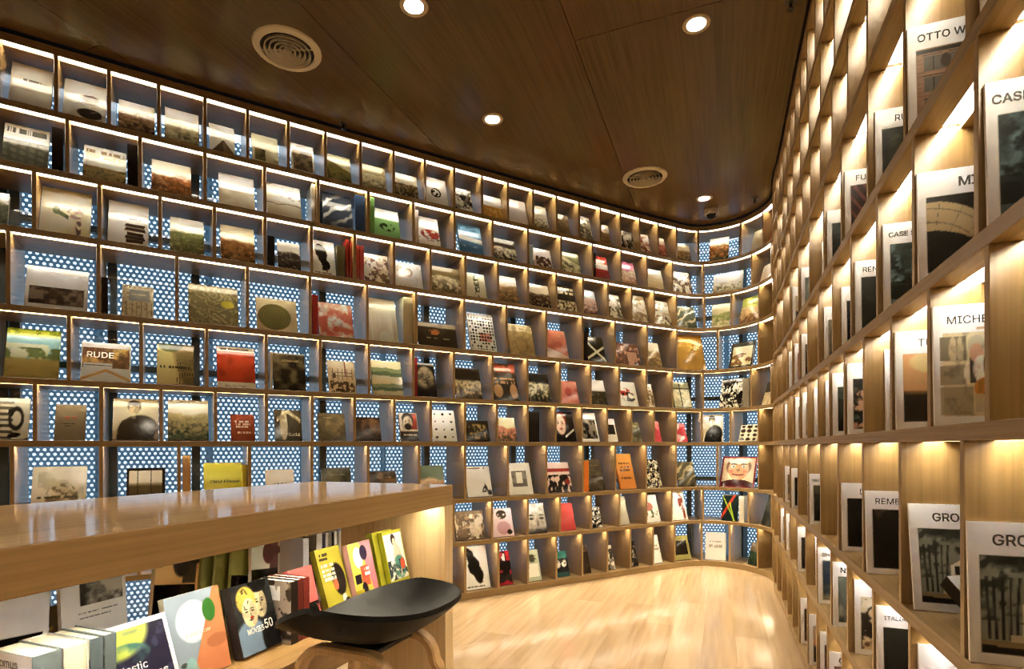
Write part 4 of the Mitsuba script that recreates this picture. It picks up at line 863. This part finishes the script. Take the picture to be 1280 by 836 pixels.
for r, books in WINDOW_BOOKS.items():
    for k, (s, w, L, tilt, kind, cols, look) in enumerate(books):
        p, d, n = at(s, 0.045)
        if kind != 'edge':
            a, b = at(s - w / 2, 0.045)[0], at(s + w / 2, 0.045)[0]
            d = (b - a) / np.linalg.norm(b - a); n = np.array([-d[1], d[0]]); p = (a + b) / 2
        place = frame([*p, FLOOR_Z[r] + 0.0004], [*d, 0], [*n, 0])
        label = f'{look}, {ORD[k]} from left, {ROWNAME[r]} row by windows'
        grp = f'books facing out in the {ROWNAME[r]} row by the windows'
        if kind == 'edge':
            add_book(place, 0.17, L, max(w, 0.012), 'plain', cols, label, grp, edge=True, cell=0.03)
        else:
            add_book(place, w, L, 0.012 + 0.012 * ((k * 7 + r * 3) % 5) / 4, kind, cols, label, grp, math.radians(tilt), cell=0.0045 if s < 4.0 else 0.006, titles=LETTERS.get(kind, ()))

# ------------------------------------------------------------------ white art series on the solid wall: row: (depth coordinate of the divider behind, set-back, foot, print, colours, title, look)
def s_of_y(y):
    ss = np.linspace(8.5, LENGTH, 5000); return float(np.interp(-y, -at(ss)[0][:, 1], ss))
CR = 'fcf6ea'
WALL_BOOKS = {
    2: [(2.83, 0.06, 0.03, 'plain', 'a9a070', None, 'olive green book alone on a high shelf')],
    3: [(2.53, 0.05, 0.014, 'series_x', f'{CR} 6a4a3a 8a6a50 3a2a20', None, 'white book glimpsed high on the wall')],
    4: [(1.0345, 0.012, 0.014, 'series_house', f'{CR} 2c3c40 6a8088 c8c0a8', None, 'white spine with dark cover, nearest'),
        (1.385, 0.003, 0.014, 'series_facade', f'{CR} 9a7a60 b08a70 6a665c', ('OTTO WAGNER', 0.0175, True, 0.019), 'OTTO W book with brick facade photo'),
        (1.728, 0.018, 0.014, 'series_x', f'{CR} 1c1c12 4a5030 2a2618', ('RUBENS', 0.019, False, 0.05), 'RU book with black green painting'),
        (2.097, 0.010, 0.014, 'series_rug', f'{CR} 3a1c14 8a4030 5a6a44', ('FU', 0.02, False, 0.034), 'FU book with red woven picture'),
        (2.4476, 0.012, 0.014, 'series_face', f'{CR} 232a26 b0604c 3a4844', None, 'white book with dark picture and red disc'),
        (2.828, 0.055, 0.014, 'series_x', f'{CR} 3c362c 9a8e78 1c1812', None, 'white book with grey figure'),
        (3.18, 0.016, 0.014, 'series_sky', f'{CR} 6a7c7c 9aa49c 33403c', None, 'white book with green grey sea'),
        (3.53, 0.016, 0.014, 'series_fire', f'{CR} 8a8474 d8ccac 2c2a24', None, 'white book with pale hill')],
    5: [(1.002, 0.008, 0.014, 'series_house', f'{CR} 2a3838 6f8c92 9aa49c', ('CASE STUDY', 0.0155, True, 0.008), 'large CASE book with pool house photo'),
        (1.325, 0.004, 0.014, 'series_spiral', f'{CR} 1e1a14 c0ac88 6a5c48', ('MIES', 0.021, True, 0.078), 'MI book with spiral ramp photo'),
        (1.628, 0.012, 0.014, 'series_house', f'{CR} 26342e 7c9aa4 d0d4cc', ('CASE STUDY', 0.0135, True, 0.013), 'smaller CASE S book with dark trees'),
        (1.947, 0.010, 0.014, 'series_x', f'{CR} 1c2018 24281e 3a3828', ('RENOIR', 0.0175, False, 0.022), 'REN book with plain dark green picture'),
        (2.264, 0.030, 0.014, 'series_x', f'{CR} 0e0c12 1c1a24 4a4650', ('V', 0.02, False, 0.05), 'V book with black picture'),
        (2.583, 0.022, 0.014, 'series_sky', f'{CR} 7a7460 5a5444 1c1812', None, 'white book with grey city picture'),
        (2.888, 0.11, 0.014, 'series_x', f'{CR} 3a3024 6a5844 2a2018', None, 'white book pushed back, thin edge visible'),
        (3.19, 0.012, 0.014, 'series_face', f'{CR} 4a4034 8a7458 6a5c48', None, 'white book with brown shadow picture'),
        (3.50, 0.012, 0.014, 'series_x', f'{CR} 8a3c30 a04a3c 3a2a20', None, 'white book with red brown picture'),
        (3.81, 0.012, 0.014, 'series_crowd', f'{CR} 14121a b09070 6a4038', None, 'white book with black speckled picture')],
    6: [(1.230, 0.003, 0.014, 'series_fresco', f'{CR} bcae90 eadcc4 3c3426', ('MICHELANGELO', 0.0165, False, 0.024), 'MICHE book with fresco figures'),
        (1.499, 0.006, 0.014, 'series_fire', f'{CR} c88a58 e0a070 2a2014', ('TURNER', 0.0195, False, 0.05), 'T book with fiery sky painting'),
        (1.781, 0.055, 0.014, 'series_x', f'{CR} 12140e 2a2e44 3c3a28', None, 'white book with black picture, set back'),
        (2.058, 0.008, 0.014, 'series_crowd', f'{CR} 1e1a16 c8a088 46564c', None, 'white book with dark figures and pink head'),
        (2.331, 0.010, 0.014, 'series_face', f'{CR} 1c241a 6a4834 3c5046', None, 'white book with dark green and brown painting'),
        (2.60, 0.030, 0.014, 'series_x', f'{CR} 14100e 4a4450 2a2620', None, 'white book with narrow black picture'),
        (2.904, 0.030, 0.014, 'series_x', f'{CR} 5a4634 6a5440 4a3828', None, 'white book with plain brown picture'),
        (3.17, 0.012, 0.014, 'series_sky', f'{CR} 8a8468 a89c78 4a4430', None, 'white book with grey olive picture'),
        (3.45, 0.012, 0.014, 'series_x', f'{CR} 1a1612 2c261e 5c4a3c', None, 'white book with small black picture'),
        (4.0, 0.012, 0.014, 'series_crowd', f'{CR} 2c2016 6a5038 b09878', None, 'white book at far end with brown picture')],
    7: [(1.064, 0.003, 0.014, 'series_villa', f'{CR} 39403a 9aa09a e0d6bc', ('GROPIUS', 0.0195, True, 0.036), 'largest GRO book with villa photo, nearest'),
        (1.428, 0.014, 0.05, 'series_villa', f'{CR} 39403a 9aa09a e0d6bc', ('GROPIUS', 0.0195, True, 0.048), 'second GRO book with villa photo, leaning'),
        (1.795, 0.004, 0.025, 'series_x', f'{CR} 120e0a 2a2016 8a6a4c', ('REMBRANDT', 0.0185, False, 0.026), 'REM book with nearly black painting'),
        (2.168, 0.010, 0.018, 'series_face', f'{CR} 110d0b 241c14 0c0a08', ('D', 0.021, False, 0.06), 'D book with black painting'),
        (2.893, 0.006, 0.018, 'series_face', f'{CR} 2a261e b8765c 6a684c', ('MIST', 0.0125, True, 0.012), 'MIST book with reddish face'),
        (3.26, 0.050, 0.018, 'series_x', f'{CR} 17150f 2c2a20 4a4636', None, 'white book with black strip picture'),
        (3.64, 0.010, 0.018, 'series_x', f'{CR} 0f0d0d 23202a 3a3040', None, 'white book with solid black picture'),
        (4.0, 0.010, 0.018, 'series_crowd', f'{CR} 4c4434 b0a078 7a6c50', None, 'white book with olive figures, farthest')],
    8: [(1.36, 0.014, 0.018, 'series_x', f'{CR} 6a5c48 8a7a60 3a3024', ('A', 0.02, True, 0.07), 'white book with A in its title, nearest'),
        (1.682, 0.006, 0.018, 'series_squares', f'{CR} 20201c 7a4a34 8c8a84', ('ITALIAN', 0.0115, False, 0.02), 'ITALIAN book with white line drawing'),
        (2.015, 0.020, 0.018, 'series_crowd', f'{CR} 2a201c d8c8a8 7a5a44', None, 'white book with crowded faces'),
        (2.313, 0.006, 0.018, 'series_sky', f'{CR} 5c6460 8c9088 2c302c', ('N', 0.021, True, 0.025), 'N book with grey cloudy landscape'),
        (2.643, 0.004, 0.018, 'series_sky', f'{CR} 1e3046 5a5c50 8a8468', ('SH', 0.017, True, 0.016), 'SH book with deep blue sky'),
        (2.97, 0.045, 0.018, 'series_x', f'{CR} 5a5a4c 7a7864 34342a', None, 'white book, mostly its spine'),
        (3.29, 0.004, 0.018, 'series_x', f'{CR} 14100e 2a201c 5a4030', None, 'white book with black picture, leaning'),
        (3.62, 0.040, 0.018, 'series_x', f'{CR} 3a362c 57503f 2a261e', None, 'thin white book seen along its spine'),
        (3.95, 0.012, 0.018, 'series_x', f'{CR} 16130f 2e2a22 4a4336', None, 'white book with black picture'),
        (4.28, 0.012, 0.018, 'series_sky', f'{CR} 7a7660 9c967c 2e2a22', None, 'white book with grey picture, farthest')],
    9: [(2.394, 0.006, 0.018, 'series_x', f'{CR} 6a4a34 8a6a50 3a2a20', ('C', 0.02, True, 0.034), 'white book with C in its title'),
        (2.655, 0.014, 0.018, 'series_x', f'{CR} 4a2a1c 5c3826 2a1810', None, 'white book with red brown picture'),
        (2.93, 0.008, 0.018, 'series_fire', f'{CR} 8ca0a4 c09068 3c2c20', ('A', 0.02, True, 0.07), 'white book with blue sky picture'),
        (3.24, 0.010, 0.018, 'series_x', f'{CR} 3a2418 4c3020 2a1a12', None, 'white book with dark brown picture')],
}
for r, books in WALL_BOOKS.items():
    for k, (y, e, foot, kind, cols, title, look) in enumerate(books):
        s = min(DIVIDERS[r], key=lambda q: abs(q - s_of_y(y)))
        w, L, t = 0.21, min(0.262, UNDER[r - 1] - FLOOR_Z[r] - 0.016), 0.008
        tilt = math.asin(min(0.9, (foot) / L))
        p, d, n = at(s + 0.0098 + t * math.cos(tilt) + math.sin(tilt) * L, e + w / 2)
        base = at(s + 0.0098 + foot + t, 0)[0]
        d = at(s, 0)[1]; n = at(s, 0)[2]
        o = base + n * (e + w / 2)
        titles = ()
        if title:
            tx, th, bold, x0 = title
            titles = [(tx, th, x0, L * 0.86 - th * 0.3, 'black', bold, 0.2 - x0)]
        add_book(frame([o[0], o[1], FLOOR_Z[r] + 0.0004], [*n, 0], [*(-d), 0]), w, L, t, kind, cols,
                 f'{look}, {ROWNAME[r]} row of the right bookcase', f'white art books in the {ROWNAME[r]} row of the right bookcase', tilt,
                 cell=0.0026 if y < 1.75 else 0.004 if y < 2.5 else 0.007, spine='fbf5e8', titles=titles, seed=11 if 'GRO' in look else None, mat='book_matte')

sg = at(min(DIVIDERS[7], key=lambda q: abs(q - s_of_y(1.064))) - 0.13, 0.17)
add_book(frame([*sg[0], FLOOR_Z[7] + 0.0006], [*sg[2], 0], [*(-sg[1]), 0]) @ rot([0, 0, 1], math.radians(25)), 0.17, 0.15, 0.03, 'plain', 'f2ece0', 'small white book propped low between the two GRO books', 'small white book', 0.95, 0.03, spine='1e1a16')
# ------------------------------------------------------------------ the counter
C0 = np.array([-0.2736, 2.517]); UD = np.array([0.355, 0.935]); VD = np.array([-0.935, 0.355])
def dp(u, v):
    return C0 + UD * u + VD * v
DESK = frame([*C0, 0], [*UD, 0], [*VD, 0])
U0 = -2.55
tag('counter', 'long oak counter with glossy top and open book shelf', 'counter')
top = slab(Polygon([(U0, 0.0), (0, 0.0), (0, 0.77), (-1.4, 0.875), (U0, 0.94)]), 0.942, 1.03)
put('counter__top', top, 'oak_desk_top', DESK)
put('counter__top_edge', Mesh().tm(bevel_box(U0, 0.0, -0.004, 0.012, 0.94, 1.0285, 0.0015)), 'oak_desk', DESK)
put('counter__end_panel', Mesh().tm(bevel_box(-0.075, 0.0, -0.003, 0.56, 0.45, 0.941, 0.0015)), 'oak_panel_lit', DESK)
put('counter__end_panel', Mesh().tm(bevel_box(-0.075, 0.0, -0.003, 0.45, 0.0, 0.45, 0.0015)), 'oak_panel_lit', DESK)
put('counter__end_panel', Mesh().tm(bevel_box(U0, U0 + 0.075, 0.0, 0.6, 0.0, 0.941, 0.0015)), 'oak_panel_lit', DESK)
put('counter__shelf', Mesh().tm(bevel_box(U0 + 0.075, -0.0755, 0.0, 0.60, 0.495, 0.585, 0.0015)), 'oak_desk', DESK)
put('counter__top__light_strip', Mesh().box(U0 + 0.1, -0.0755, 0.03, 0.1, 0.939, 0.9415), 'diffuser', DESK, emitter=emitter(LED * 0.7))
put('counter__post', Mesh().tm(bevel_box(-0.075, -0.035, 0.45, 0.49, 0.0, 0.495, 0.0015)), 'oak_upright', DESK)

def desk_book(u, v, yaw, w, L, t, kind, cols, label, group, tilt=0.0, lean=0.0, edge=False, cell=0.003, titles=(), seed=None, spine=None, z=0.5854, flip=False):
    """Centre of the foot of the cover at (u, v) of the counter; yaw turns it about the vertical, lean tips it sideways."""
    M = DESK @ frame([u, v, z], [1, 0, 0], [0, 1, 0]) @ rot([0, 0, 1], math.radians(yaw))
    if lean:
        s = w / 2 * math.sin(abs(math.radians(lean)))
        M = M @ frame([0, 0, s], [1, 0, 0], [0, 1, 0]) @ rot([0, 1, 0], math.radians(lean))
    return add_book(M, w, L, t, kind, cols, label, group, math.radians(tilt), cell, spine, edge, seed, titles, flip=flip)

GF, GB = 'small thick books along the front of the counter shelf', 'larger books at the back of the counter shelf'
bw, bl = 0.142, 0.196
# thick volumes standing with their covers towards the camera: turned by -90 degrees
def end_book(u, v, t, kind, cols, label, L=bl, titles=(), spine=None, w=bw, flip=True):
    return desk_book(u, v + w / 2, -90, w, L, t, kind, cols, label, GF, titles=titles, spine=spine, flip=flip)
def spine_out(u, v, t, cols, label, L=bl, w=bw, kind='spined', g=GF, titles=(), z=0.5854):
    return desk_book(u + t / 2, v, 0, w, L, t, kind, cols, label, g, edge=True, spine=cols.split()[0], z=z)
end_book(-1.565, 0.142, 0.054, 'domus', 'e4e0d4 5d7078 8a9498', 'book titled domus on the counter shelf, foremost at left', titles=[('domus', 0.0175, 0.02, 0.166, 'grey', True, 0.085)], spine='76858a')
end_book(-1.508, 0.142, 0.05, 'domus', 'dcd8cc 8a8a84', 'thick white-paged book directly behind the domus book', spine='e6e0d4', flip=False)
end_book(-1.456, 0.142, 0.028, 'domus', 'cfd2d0 5c6a72', 'slate blue book third in the row behind domus', spine='5c6a72')
end_book(-1.426, 0.142, 0.026, 'domus', 'cfd2d0 5c6a72', 'slate blue book beside the lastic cameras book', spine='66747a')
desk_book(-1.325, 0.115, 0, 0.146, 0.2, 0.026, 'cameras', 'f0e8e4 33314a b4c460 1c1a18', 'book reading lastic cameras on an abstract purple cover', GF, tilt=20, cell=0.0016, titles=[('Plastic', 0.0175, 0.0, 0.085, 'white', False, 0.082), ('cameras', 0.0195, 0.012, 0.055, 'white', True, 0.118)])
desk_book(-1.165, 0.145, 0, 0.166, 0.226, 0.02, 'surreal', '93a5b8 d8865c 3c7a34', 'pale blue and coral book with green leaf shape', GF, tilt=13, cell=0.0016, titles=[('SURREALISM', 0.0085, 0.045, 0.112, 'cream', False, 0.11)], spine='cfc4b0')
desk_book(-0.975, 0.135, 0, 0.146, 0.205, 0.036, 'couple', '2a2c2c e6cfa4 7c96b0 6a7070', 'MOVIES 50 book with blonde woman and dark-haired man', GF, tilt=16, cell=0.0014, titles=[('MOVIES', 0.0165, 0.03, 0.056, 'white', True, 0.062), ('50', 0.026, 0.094, 0.058, 'white', True, 0.034)], spine='2a2222')
end_book(-0.895, 0.104, 0.03, 'redblack', 'a09488 3c3028 e8e0d4', 'book with smoky photo cover, right of the couple book', spine='241c18')
end_book(-0.864, 0.106, 0.026, 'redblack', 'c0564c 3c1c18 e0b0a4', 'book with red and black spine behind the smoky cover', spine='5a2420')
end_book(-0.837, 0.106, 0.026, 'redblack', 'c0564c 3c1c18 e0b0a4', 'twin red-spined book next to the pink cover', spine='6e2c26')
desk_book(-0.748, 0.15, 0, 0.116, 0.205, 0.02, 'eighties', 'd8706c e8a498 1e201c', 'pink red book with round black sticker', GF, tilt=15, cell=0.002, spine='c86460')
desk_book(-0.582, 0.15, 0, 0.134, 0.248, 0.024, 'afro', 'b4aa3c 2c2620', 'olive yellow book with black afro silhouette', GF, tilt=18, cell=0.0018, spine='8a822c')
desk_book(-0.441, 0.13, 0, 0.142, 0.244, 0.024, 'pinkgeo', 'd4c858 e08490', 'pink and yellow book with collage shapes', GF, tilt=14, cell=0.0018, spine='d8a0a0')
desk_book(-0.183, 0.15, 0, 0.146, 0.252, 0.022, 'woman', 'b8b838 e4e0d0', 'yellow green book with woman drawing by the end panel', GF, tilt=13, cell=0.0018, spine='a8aa30')
desk_book(-0.215, 0.178, 0, 0.146, 0.252, 0.03, 'plain', 'b4b438', 'yellow green book hidden behind its twin by the end panel', GF, tilt=13, cell=0.02, spine='9a9c2c')
for k, (u0, u1, c, nm) in enumerate(((-0.5525, -0.521, 'e8e4dc', 'white'), (-0.519, -0.480, '2a2420', 'black'), (-0.478, -0.444, 'e4e0d8', 'white'), (-0.442, -0.425, '2c2c3c', 'navy'), (-0.423, -0.406, 'e8e4d8', 'white'),
                                      (-0.404, -0.387, '8a8678', 'grey'), (-0.385, -0.371, '1e1c1e', 'black'), (-0.369, -0.354, 'e6e2d8', 'white'), (-0.352, -0.339, '8e8a80', 'grey'), (-0.337, -0.325, 'ece8dc', 'white'))):
    spine_out(u0, 0.36, u1 - u0, f'{c} {c}', f'{nm} spine in the back row of the counter, {ORD[k]} from left', L=0.262 + 0.004 * (k % 3), w=0.2, kind='plain', g=GB)
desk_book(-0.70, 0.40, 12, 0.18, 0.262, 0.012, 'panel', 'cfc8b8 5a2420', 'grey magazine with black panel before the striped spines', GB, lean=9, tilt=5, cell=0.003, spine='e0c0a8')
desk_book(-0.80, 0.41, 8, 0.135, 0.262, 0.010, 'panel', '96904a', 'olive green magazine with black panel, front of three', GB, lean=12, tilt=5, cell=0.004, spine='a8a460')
desk_book(-0.845, 0.43, 8, 0.135, 0.262, 0.010, 'plain', '8a8444', 'olive green magazine, middle of three', GB, lean=12, tilt=5, cell=0.02, spine='b0ac70')
desk_book(-0.885, 0.45, 8, 0.135, 0.262, 0.010, 'plain', '7e7a40', 'olive green magazine, rearmost of three', GB, lean=12, tilt=5, cell=0.02, spine='9c9858')
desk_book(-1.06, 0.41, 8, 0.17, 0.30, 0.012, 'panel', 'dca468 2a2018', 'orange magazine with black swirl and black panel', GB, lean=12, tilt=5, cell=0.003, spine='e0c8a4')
desk_book(-1.262, 0.42, 0, 0.166, 0.315, 0.014, 'photo_top', 'dcd6ca 2c2824 b0aca0', 'large white magazine with black and white photo', GB, tilt=4, cell=0.0026)
desk_book(-1.372, 0.475, 0, 0.12, 0.2, 0.016, 'texts', '6a5838 c8a038', 'small brown book lettered WORLD PHOTO', GB, tilt=4, cell=0.004, titles=[('WORLD', 0.011, 0.04, 0.17, 'gold', True, 0.05), ('PHOTO', 0.011, 0.04, 0.14, 'white', True, 0.05)])
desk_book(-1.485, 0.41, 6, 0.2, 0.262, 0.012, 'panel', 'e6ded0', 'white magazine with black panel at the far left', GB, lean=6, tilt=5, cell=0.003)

# ------------------------------------------------------------------ the bar stool
def stool():
    root = number('bar_stool')
    a = np.array([-0.921, 0.39]); l = np.array([0.39, 0.921])
    c = np.array([-0.380, 1.50])
    M = frame([*c, 0], [*a, 0], [*(-l), 0])            # x to the front of the seat, y to the sitter's left
    nr, nt = 22, 72
    def surface(dz, shrink):
        v = []
        for i in range(nr + 1):
            r = i / nr * shrink
            for j in range(nt):
                t = 2 * math.pi * j / nt; cx, sy = math.cos(t), math.sin(t)
                ex = 0.205 if cx > 0 else 0.218
                k = (abs(cx) ** 2.5 + abs(sy) ** 2.5) ** (-1 / 2.5)
                x, y = cx * k * ex * r, sy * k * 0.245 * r
                rim = 0.80 - 0.066 * max(cx, 0) ** 1.3 - 0.006 * max(-cx, 0) ** 1.1 + 0.012 * abs(sy) ** 2 + 0.018 * np.sign(sy) * abs(sy) ** 1.5 * (1 - 0.8 * max(cx, 0))
                zc = 0.714
                z = zc + (rim - zc) * r ** 2.6 - 0.012 * max(cx, 0) * r ** 6
                v.append([x, y, z + dz])
        return np.array(v)
    up, dn = surface(0.0, 1.0), surface(0.0, 1.0)
    rr = np.repeat(np.arange(nr + 1) / nr, nt)
    dn[:, 2] -= 0.013 + 0.012 * (1 - rr ** 2); dn[:, :2] *= (1.0 + 0.012 * rr[:, None] ** 4)
    f = []
    for i in range(nr):
        for j in range(nt):
            p, q = i * nt + j, i * nt + (j + 1) % nt
            f.append([p, p + nt, q + nt, q])
    f = quads(np.array(f)); n = len(up); fd = f[:, ::-1] + n
    e = quads(np.array([[nr * nt + j, n + nr * nt + j, n + nr * nt + (j + 1) % nt, nr * nt + (j + 1) % nt] for j in range(nt)]))
    m = Mesh(); m.add(np.vstack([up, dn]), np.vstack([f, fd, e])); v, ff = m.get(M)
    tm = trimesh.Trimesh(v, ff, process=True, merge_tex=True); tm.remove_unreferenced_vertices()
    trimesh.repair.fix_normals(tm)
    put(f'{root}__shell', tm, 'black_shell', smooth=40)
    put(f'{root}__mount', Mesh().tm(bevel_box(-0.075, 0.075, -0.085, 0.085, 0.672, 0.688, 0.003)), 'black_metal', M)
    # bent plywood frames: one on each side, front leg - bar - rear leg
    for side in (1, -1):
        path = []
        for q in (1, -1):
            g = 1.0 if q == 1 else 0.86
            leg = [np.array([q * g * 0.225, side * 0.2, 0.0]), np.array([q * g * 0.158, side * 0.118, 0.585])]
            arc = []
            for k in range(9):
                b = k / 8 * math.pi / 2
                arc.append(np.array([q * g * (0.150 - 0.07 * (1 - math.cos(b))), side * (0.108 - 0.012 * (1 - math.cos(b))), 0.605 + 0.07 * math.sin(b)]))
            path += (leg + arc) if q == 1 else (leg + arc)[::-1]
        path = np.array(path)
        tang = np.gradient(path, axis=0); tang /= np.linalg.norm(tang, axis=1, keepdims=True)
        wide = np.tile([0, 1.0, 0.0], (len(path), 1)); wide -= tang * (wide * tang).sum(1, keepdims=True); wide /= np.linalg.norm(wide, axis=1, keepdims=True)
        thin = np.cross(tang, wide)
        prof = [(-1, -0.6), (-0.7, -1), (0.7, -1), (1, -0.6), (1, 0.6), (0.7, 1), (-0.7, 1), (-1, 0.6)]
        v = np.stack([path + wide * (a_ * 0.019) + thin * (b_ * 0.012) for a_, b_ in prof], 1).reshape(-1, 3)
        k = len(prof); f = quads(np.array([[i * k + j, i * k + (j + 1) % k, (i + 1) * k + (j + 1) % k, (i + 1) * k + j] for i in range(len(path) - 1) for j in range(k)]))
        cap = [[0, j + 1, j] for j in range(1, k - 1)] + [[(len(path) - 1) * k, (len(path) - 1) * k + j, (len(path) - 1) * k + j + 1] for j in range(1, k - 1)]
        v = v @ M[:3, :3].T + M[:3, 3]; v[:, 2] = np.maximum(v[:, 2], 0.0)
        put(f'{root}__leg_frame', (v, np.vstack([f, cap])), 'oak_leg', smooth=30)
    # foot ring
    ring = trimesh.creation.torus(0.262, 0.008, major_sections=48, minor_sections=10); ring.apply_translation([0, 0, 0.25])
    put(f'{root}__foot_ring', ring, 'black_metal', M, smooth=True)
    tag(root, 'black bucket bar stool with bent oak legs at the counter', 'bar stool')
stool()

# ------------------------------------------------------------------ fittings of the ceiling
def lathe(profile, n=48):
    m = trimesh.creation.revolve(np.array(profile), sections=n); return m
for (x, y), where in (((-0.489, 2.79), 'nearest the top edge of the picture'), ((0.98, 2.914), 'nearest the right bookcase'), ((-0.125, 3.755), 'near the middle of the window wall'), ((1.733, 4.96), 'at the curved end beside the camera dome')):
    root = number('downlight'); M = frame([x, y, 3.43], [1, 0, 0], [0, 1, 0])
    put(f'{root}__ring', lathe([(0.05, 0.012), (0.05, -0.003), (0.056, -0.006), (0.07, -0.004), (0.072, 0.0), (0.072, 0.002)]), 'lamp_trim', M, smooth=40)
    put(f'{root}__lamp', lathe([(0.0, -0.0005), (0.05, -0.0005), (0.05, 0.008), (0.0, 0.008)]), 'diffuser', M, emitter=emitter(LAMP))
    tag(root, f'lit round recessed downlight, {where}', 'ceiling light', 'recessed ceiling downlights')
for (x, y), where in (((-2.6, 0.9), 'above the left side of the room'), ((-1.2, 0.3), 'over the near end of the counter'), ((0.1, 0.6), 'overhead beside the right bookcase'), ((-1.06, 1.29), 'overhead beside the bar stool'), ((0.42, 1.41), 'overhead between counter and right bookcase'), ((-3.2, -0.4), 'in the corner behind the counter')):       # added overhead lights, unseen, to brighten the counter and the room
    root = number('downlight'); M = frame([x, y, 3.43], [1, 0, 0], [0, 1, 0])
    put(f'{root}__ring', lathe([(0.05, 0.012), (0.05, -0.003), (0.056, -0.006), (0.07, -0.004), (0.072, 0.0), (0.072, 0.002)]), 'lamp_trim', M, smooth=40)
    put(f'{root}__lamp', lathe([(0.0, -0.0005), (0.05, -0.0005), (0.05, 0.008), (0.0, 0.008)]), 'diffuser', M, emitter=emitter(LAMP))
    tag(root, f'added recessed downlight {where}, out of the picture', 'ceiling light', 'added ceiling downlights overhead')
for (x, y), where in (((-1.25, 3.09), 'larger, near the left wall'), ((1.106, 4.57), 'smaller, near the curved end')):
    root = number('air_vent'); M = frame([x, y, 3.43], [1, 0, 0], [0, 1, 0])
    put(f'{root}__rim', lathe([(0.142, 0.0), (0.142, -0.012), (0.15, -0.014), (0.176, -0.008), (0.182, 0.0)]), 'vent_paint', M, smooth=35)
    put(f'{root}__throat', lathe([(0.0, -0.0008), (0.143, -0.0008), (0.143, 0.004), (0.0, 0.004)]), 'vent_dark', M)
    for r in (0.118, 0.092, 0.066, 0.04, 0.018):
        put(f'{root}__ring', lathe([(r - 0.004, -0.002), (r + 0.002, -0.02), (r + 0.006, -0.02), (r + 0.001, -0.002), (r - 0.004, -0.002)]), 'vent_paint', M, smooth=35)
    put(f'{root}__spoke', Mesh().box(-0.142, 0.142, -0.003, 0.003, -0.006, -0.001), 'vent_paint', M)
    tag(root, f'round ring-pattern ceiling air vent, {where}', 'air vent', 'round ceiling air vents')
M = frame([1.887, 5.21, 3.43], [1, 0, 0], [0, 1, 0])
put('security_camera__base', lathe([(0.0, -0.045), (0.06, -0.045), (0.068, -0.03), (0.066, 0.0), (0.0, 0.001)]), 'vent_paint', M, smooth=35)
put('security_camera__dome', lathe([(0.043 * math.cos(k / 10 * math.pi / 2), -0.045 - 0.036 * math.sin(k / 10 * math.pi / 2)) for k in range(10, -1, -1)]), 'black_shell', M, smooth=60)
tag('security_camera', 'small dome security camera on the ceiling at the curved end', 'security camera')
for (x, y), where in (((2.19, 4.96), 'by the curved end'), ((1.405, 2.77), 'high above the right bookcase'), ((-1.155, 3.80), 'at the ceiling edge of the window wall')):
    root = number('sprinkler'); M = frame([x, y, 3.43], [1, 0, 0], [0, 1, 0])
    put(f'{root}__collar', lathe([(0.0, -0.01), (0.02, -0.008), (0.026, 0.0), (0.0, 0.001)]), 'steel', M, smooth=35)
    put(f'{root}__head', lathe([(0.0, -0.043), (0.018, -0.041), (0.018, -0.038), (0.006, -0.035), (0.007, -0.008), (0.0, -0.008)]), 'black_metal', M, smooth=35)
    tag(root, f'small dark ceiling sprinkler head {where}', 'sprinkler')
# a clear block at the left end of the counter top
p = dp(-1.37, 0.80)
put('acrylic_block', Mesh().tm(bevel_box(-0.02, 0.02, -0.012, 0.012, 1.0304, 1.052, 0.001)), 'acrylic', frame([*p, 0], [*UD, 0], [*VD, 0]))
tag('acrylic_block', 'small clear acrylic block on the far left of the counter top', 'sign holder')
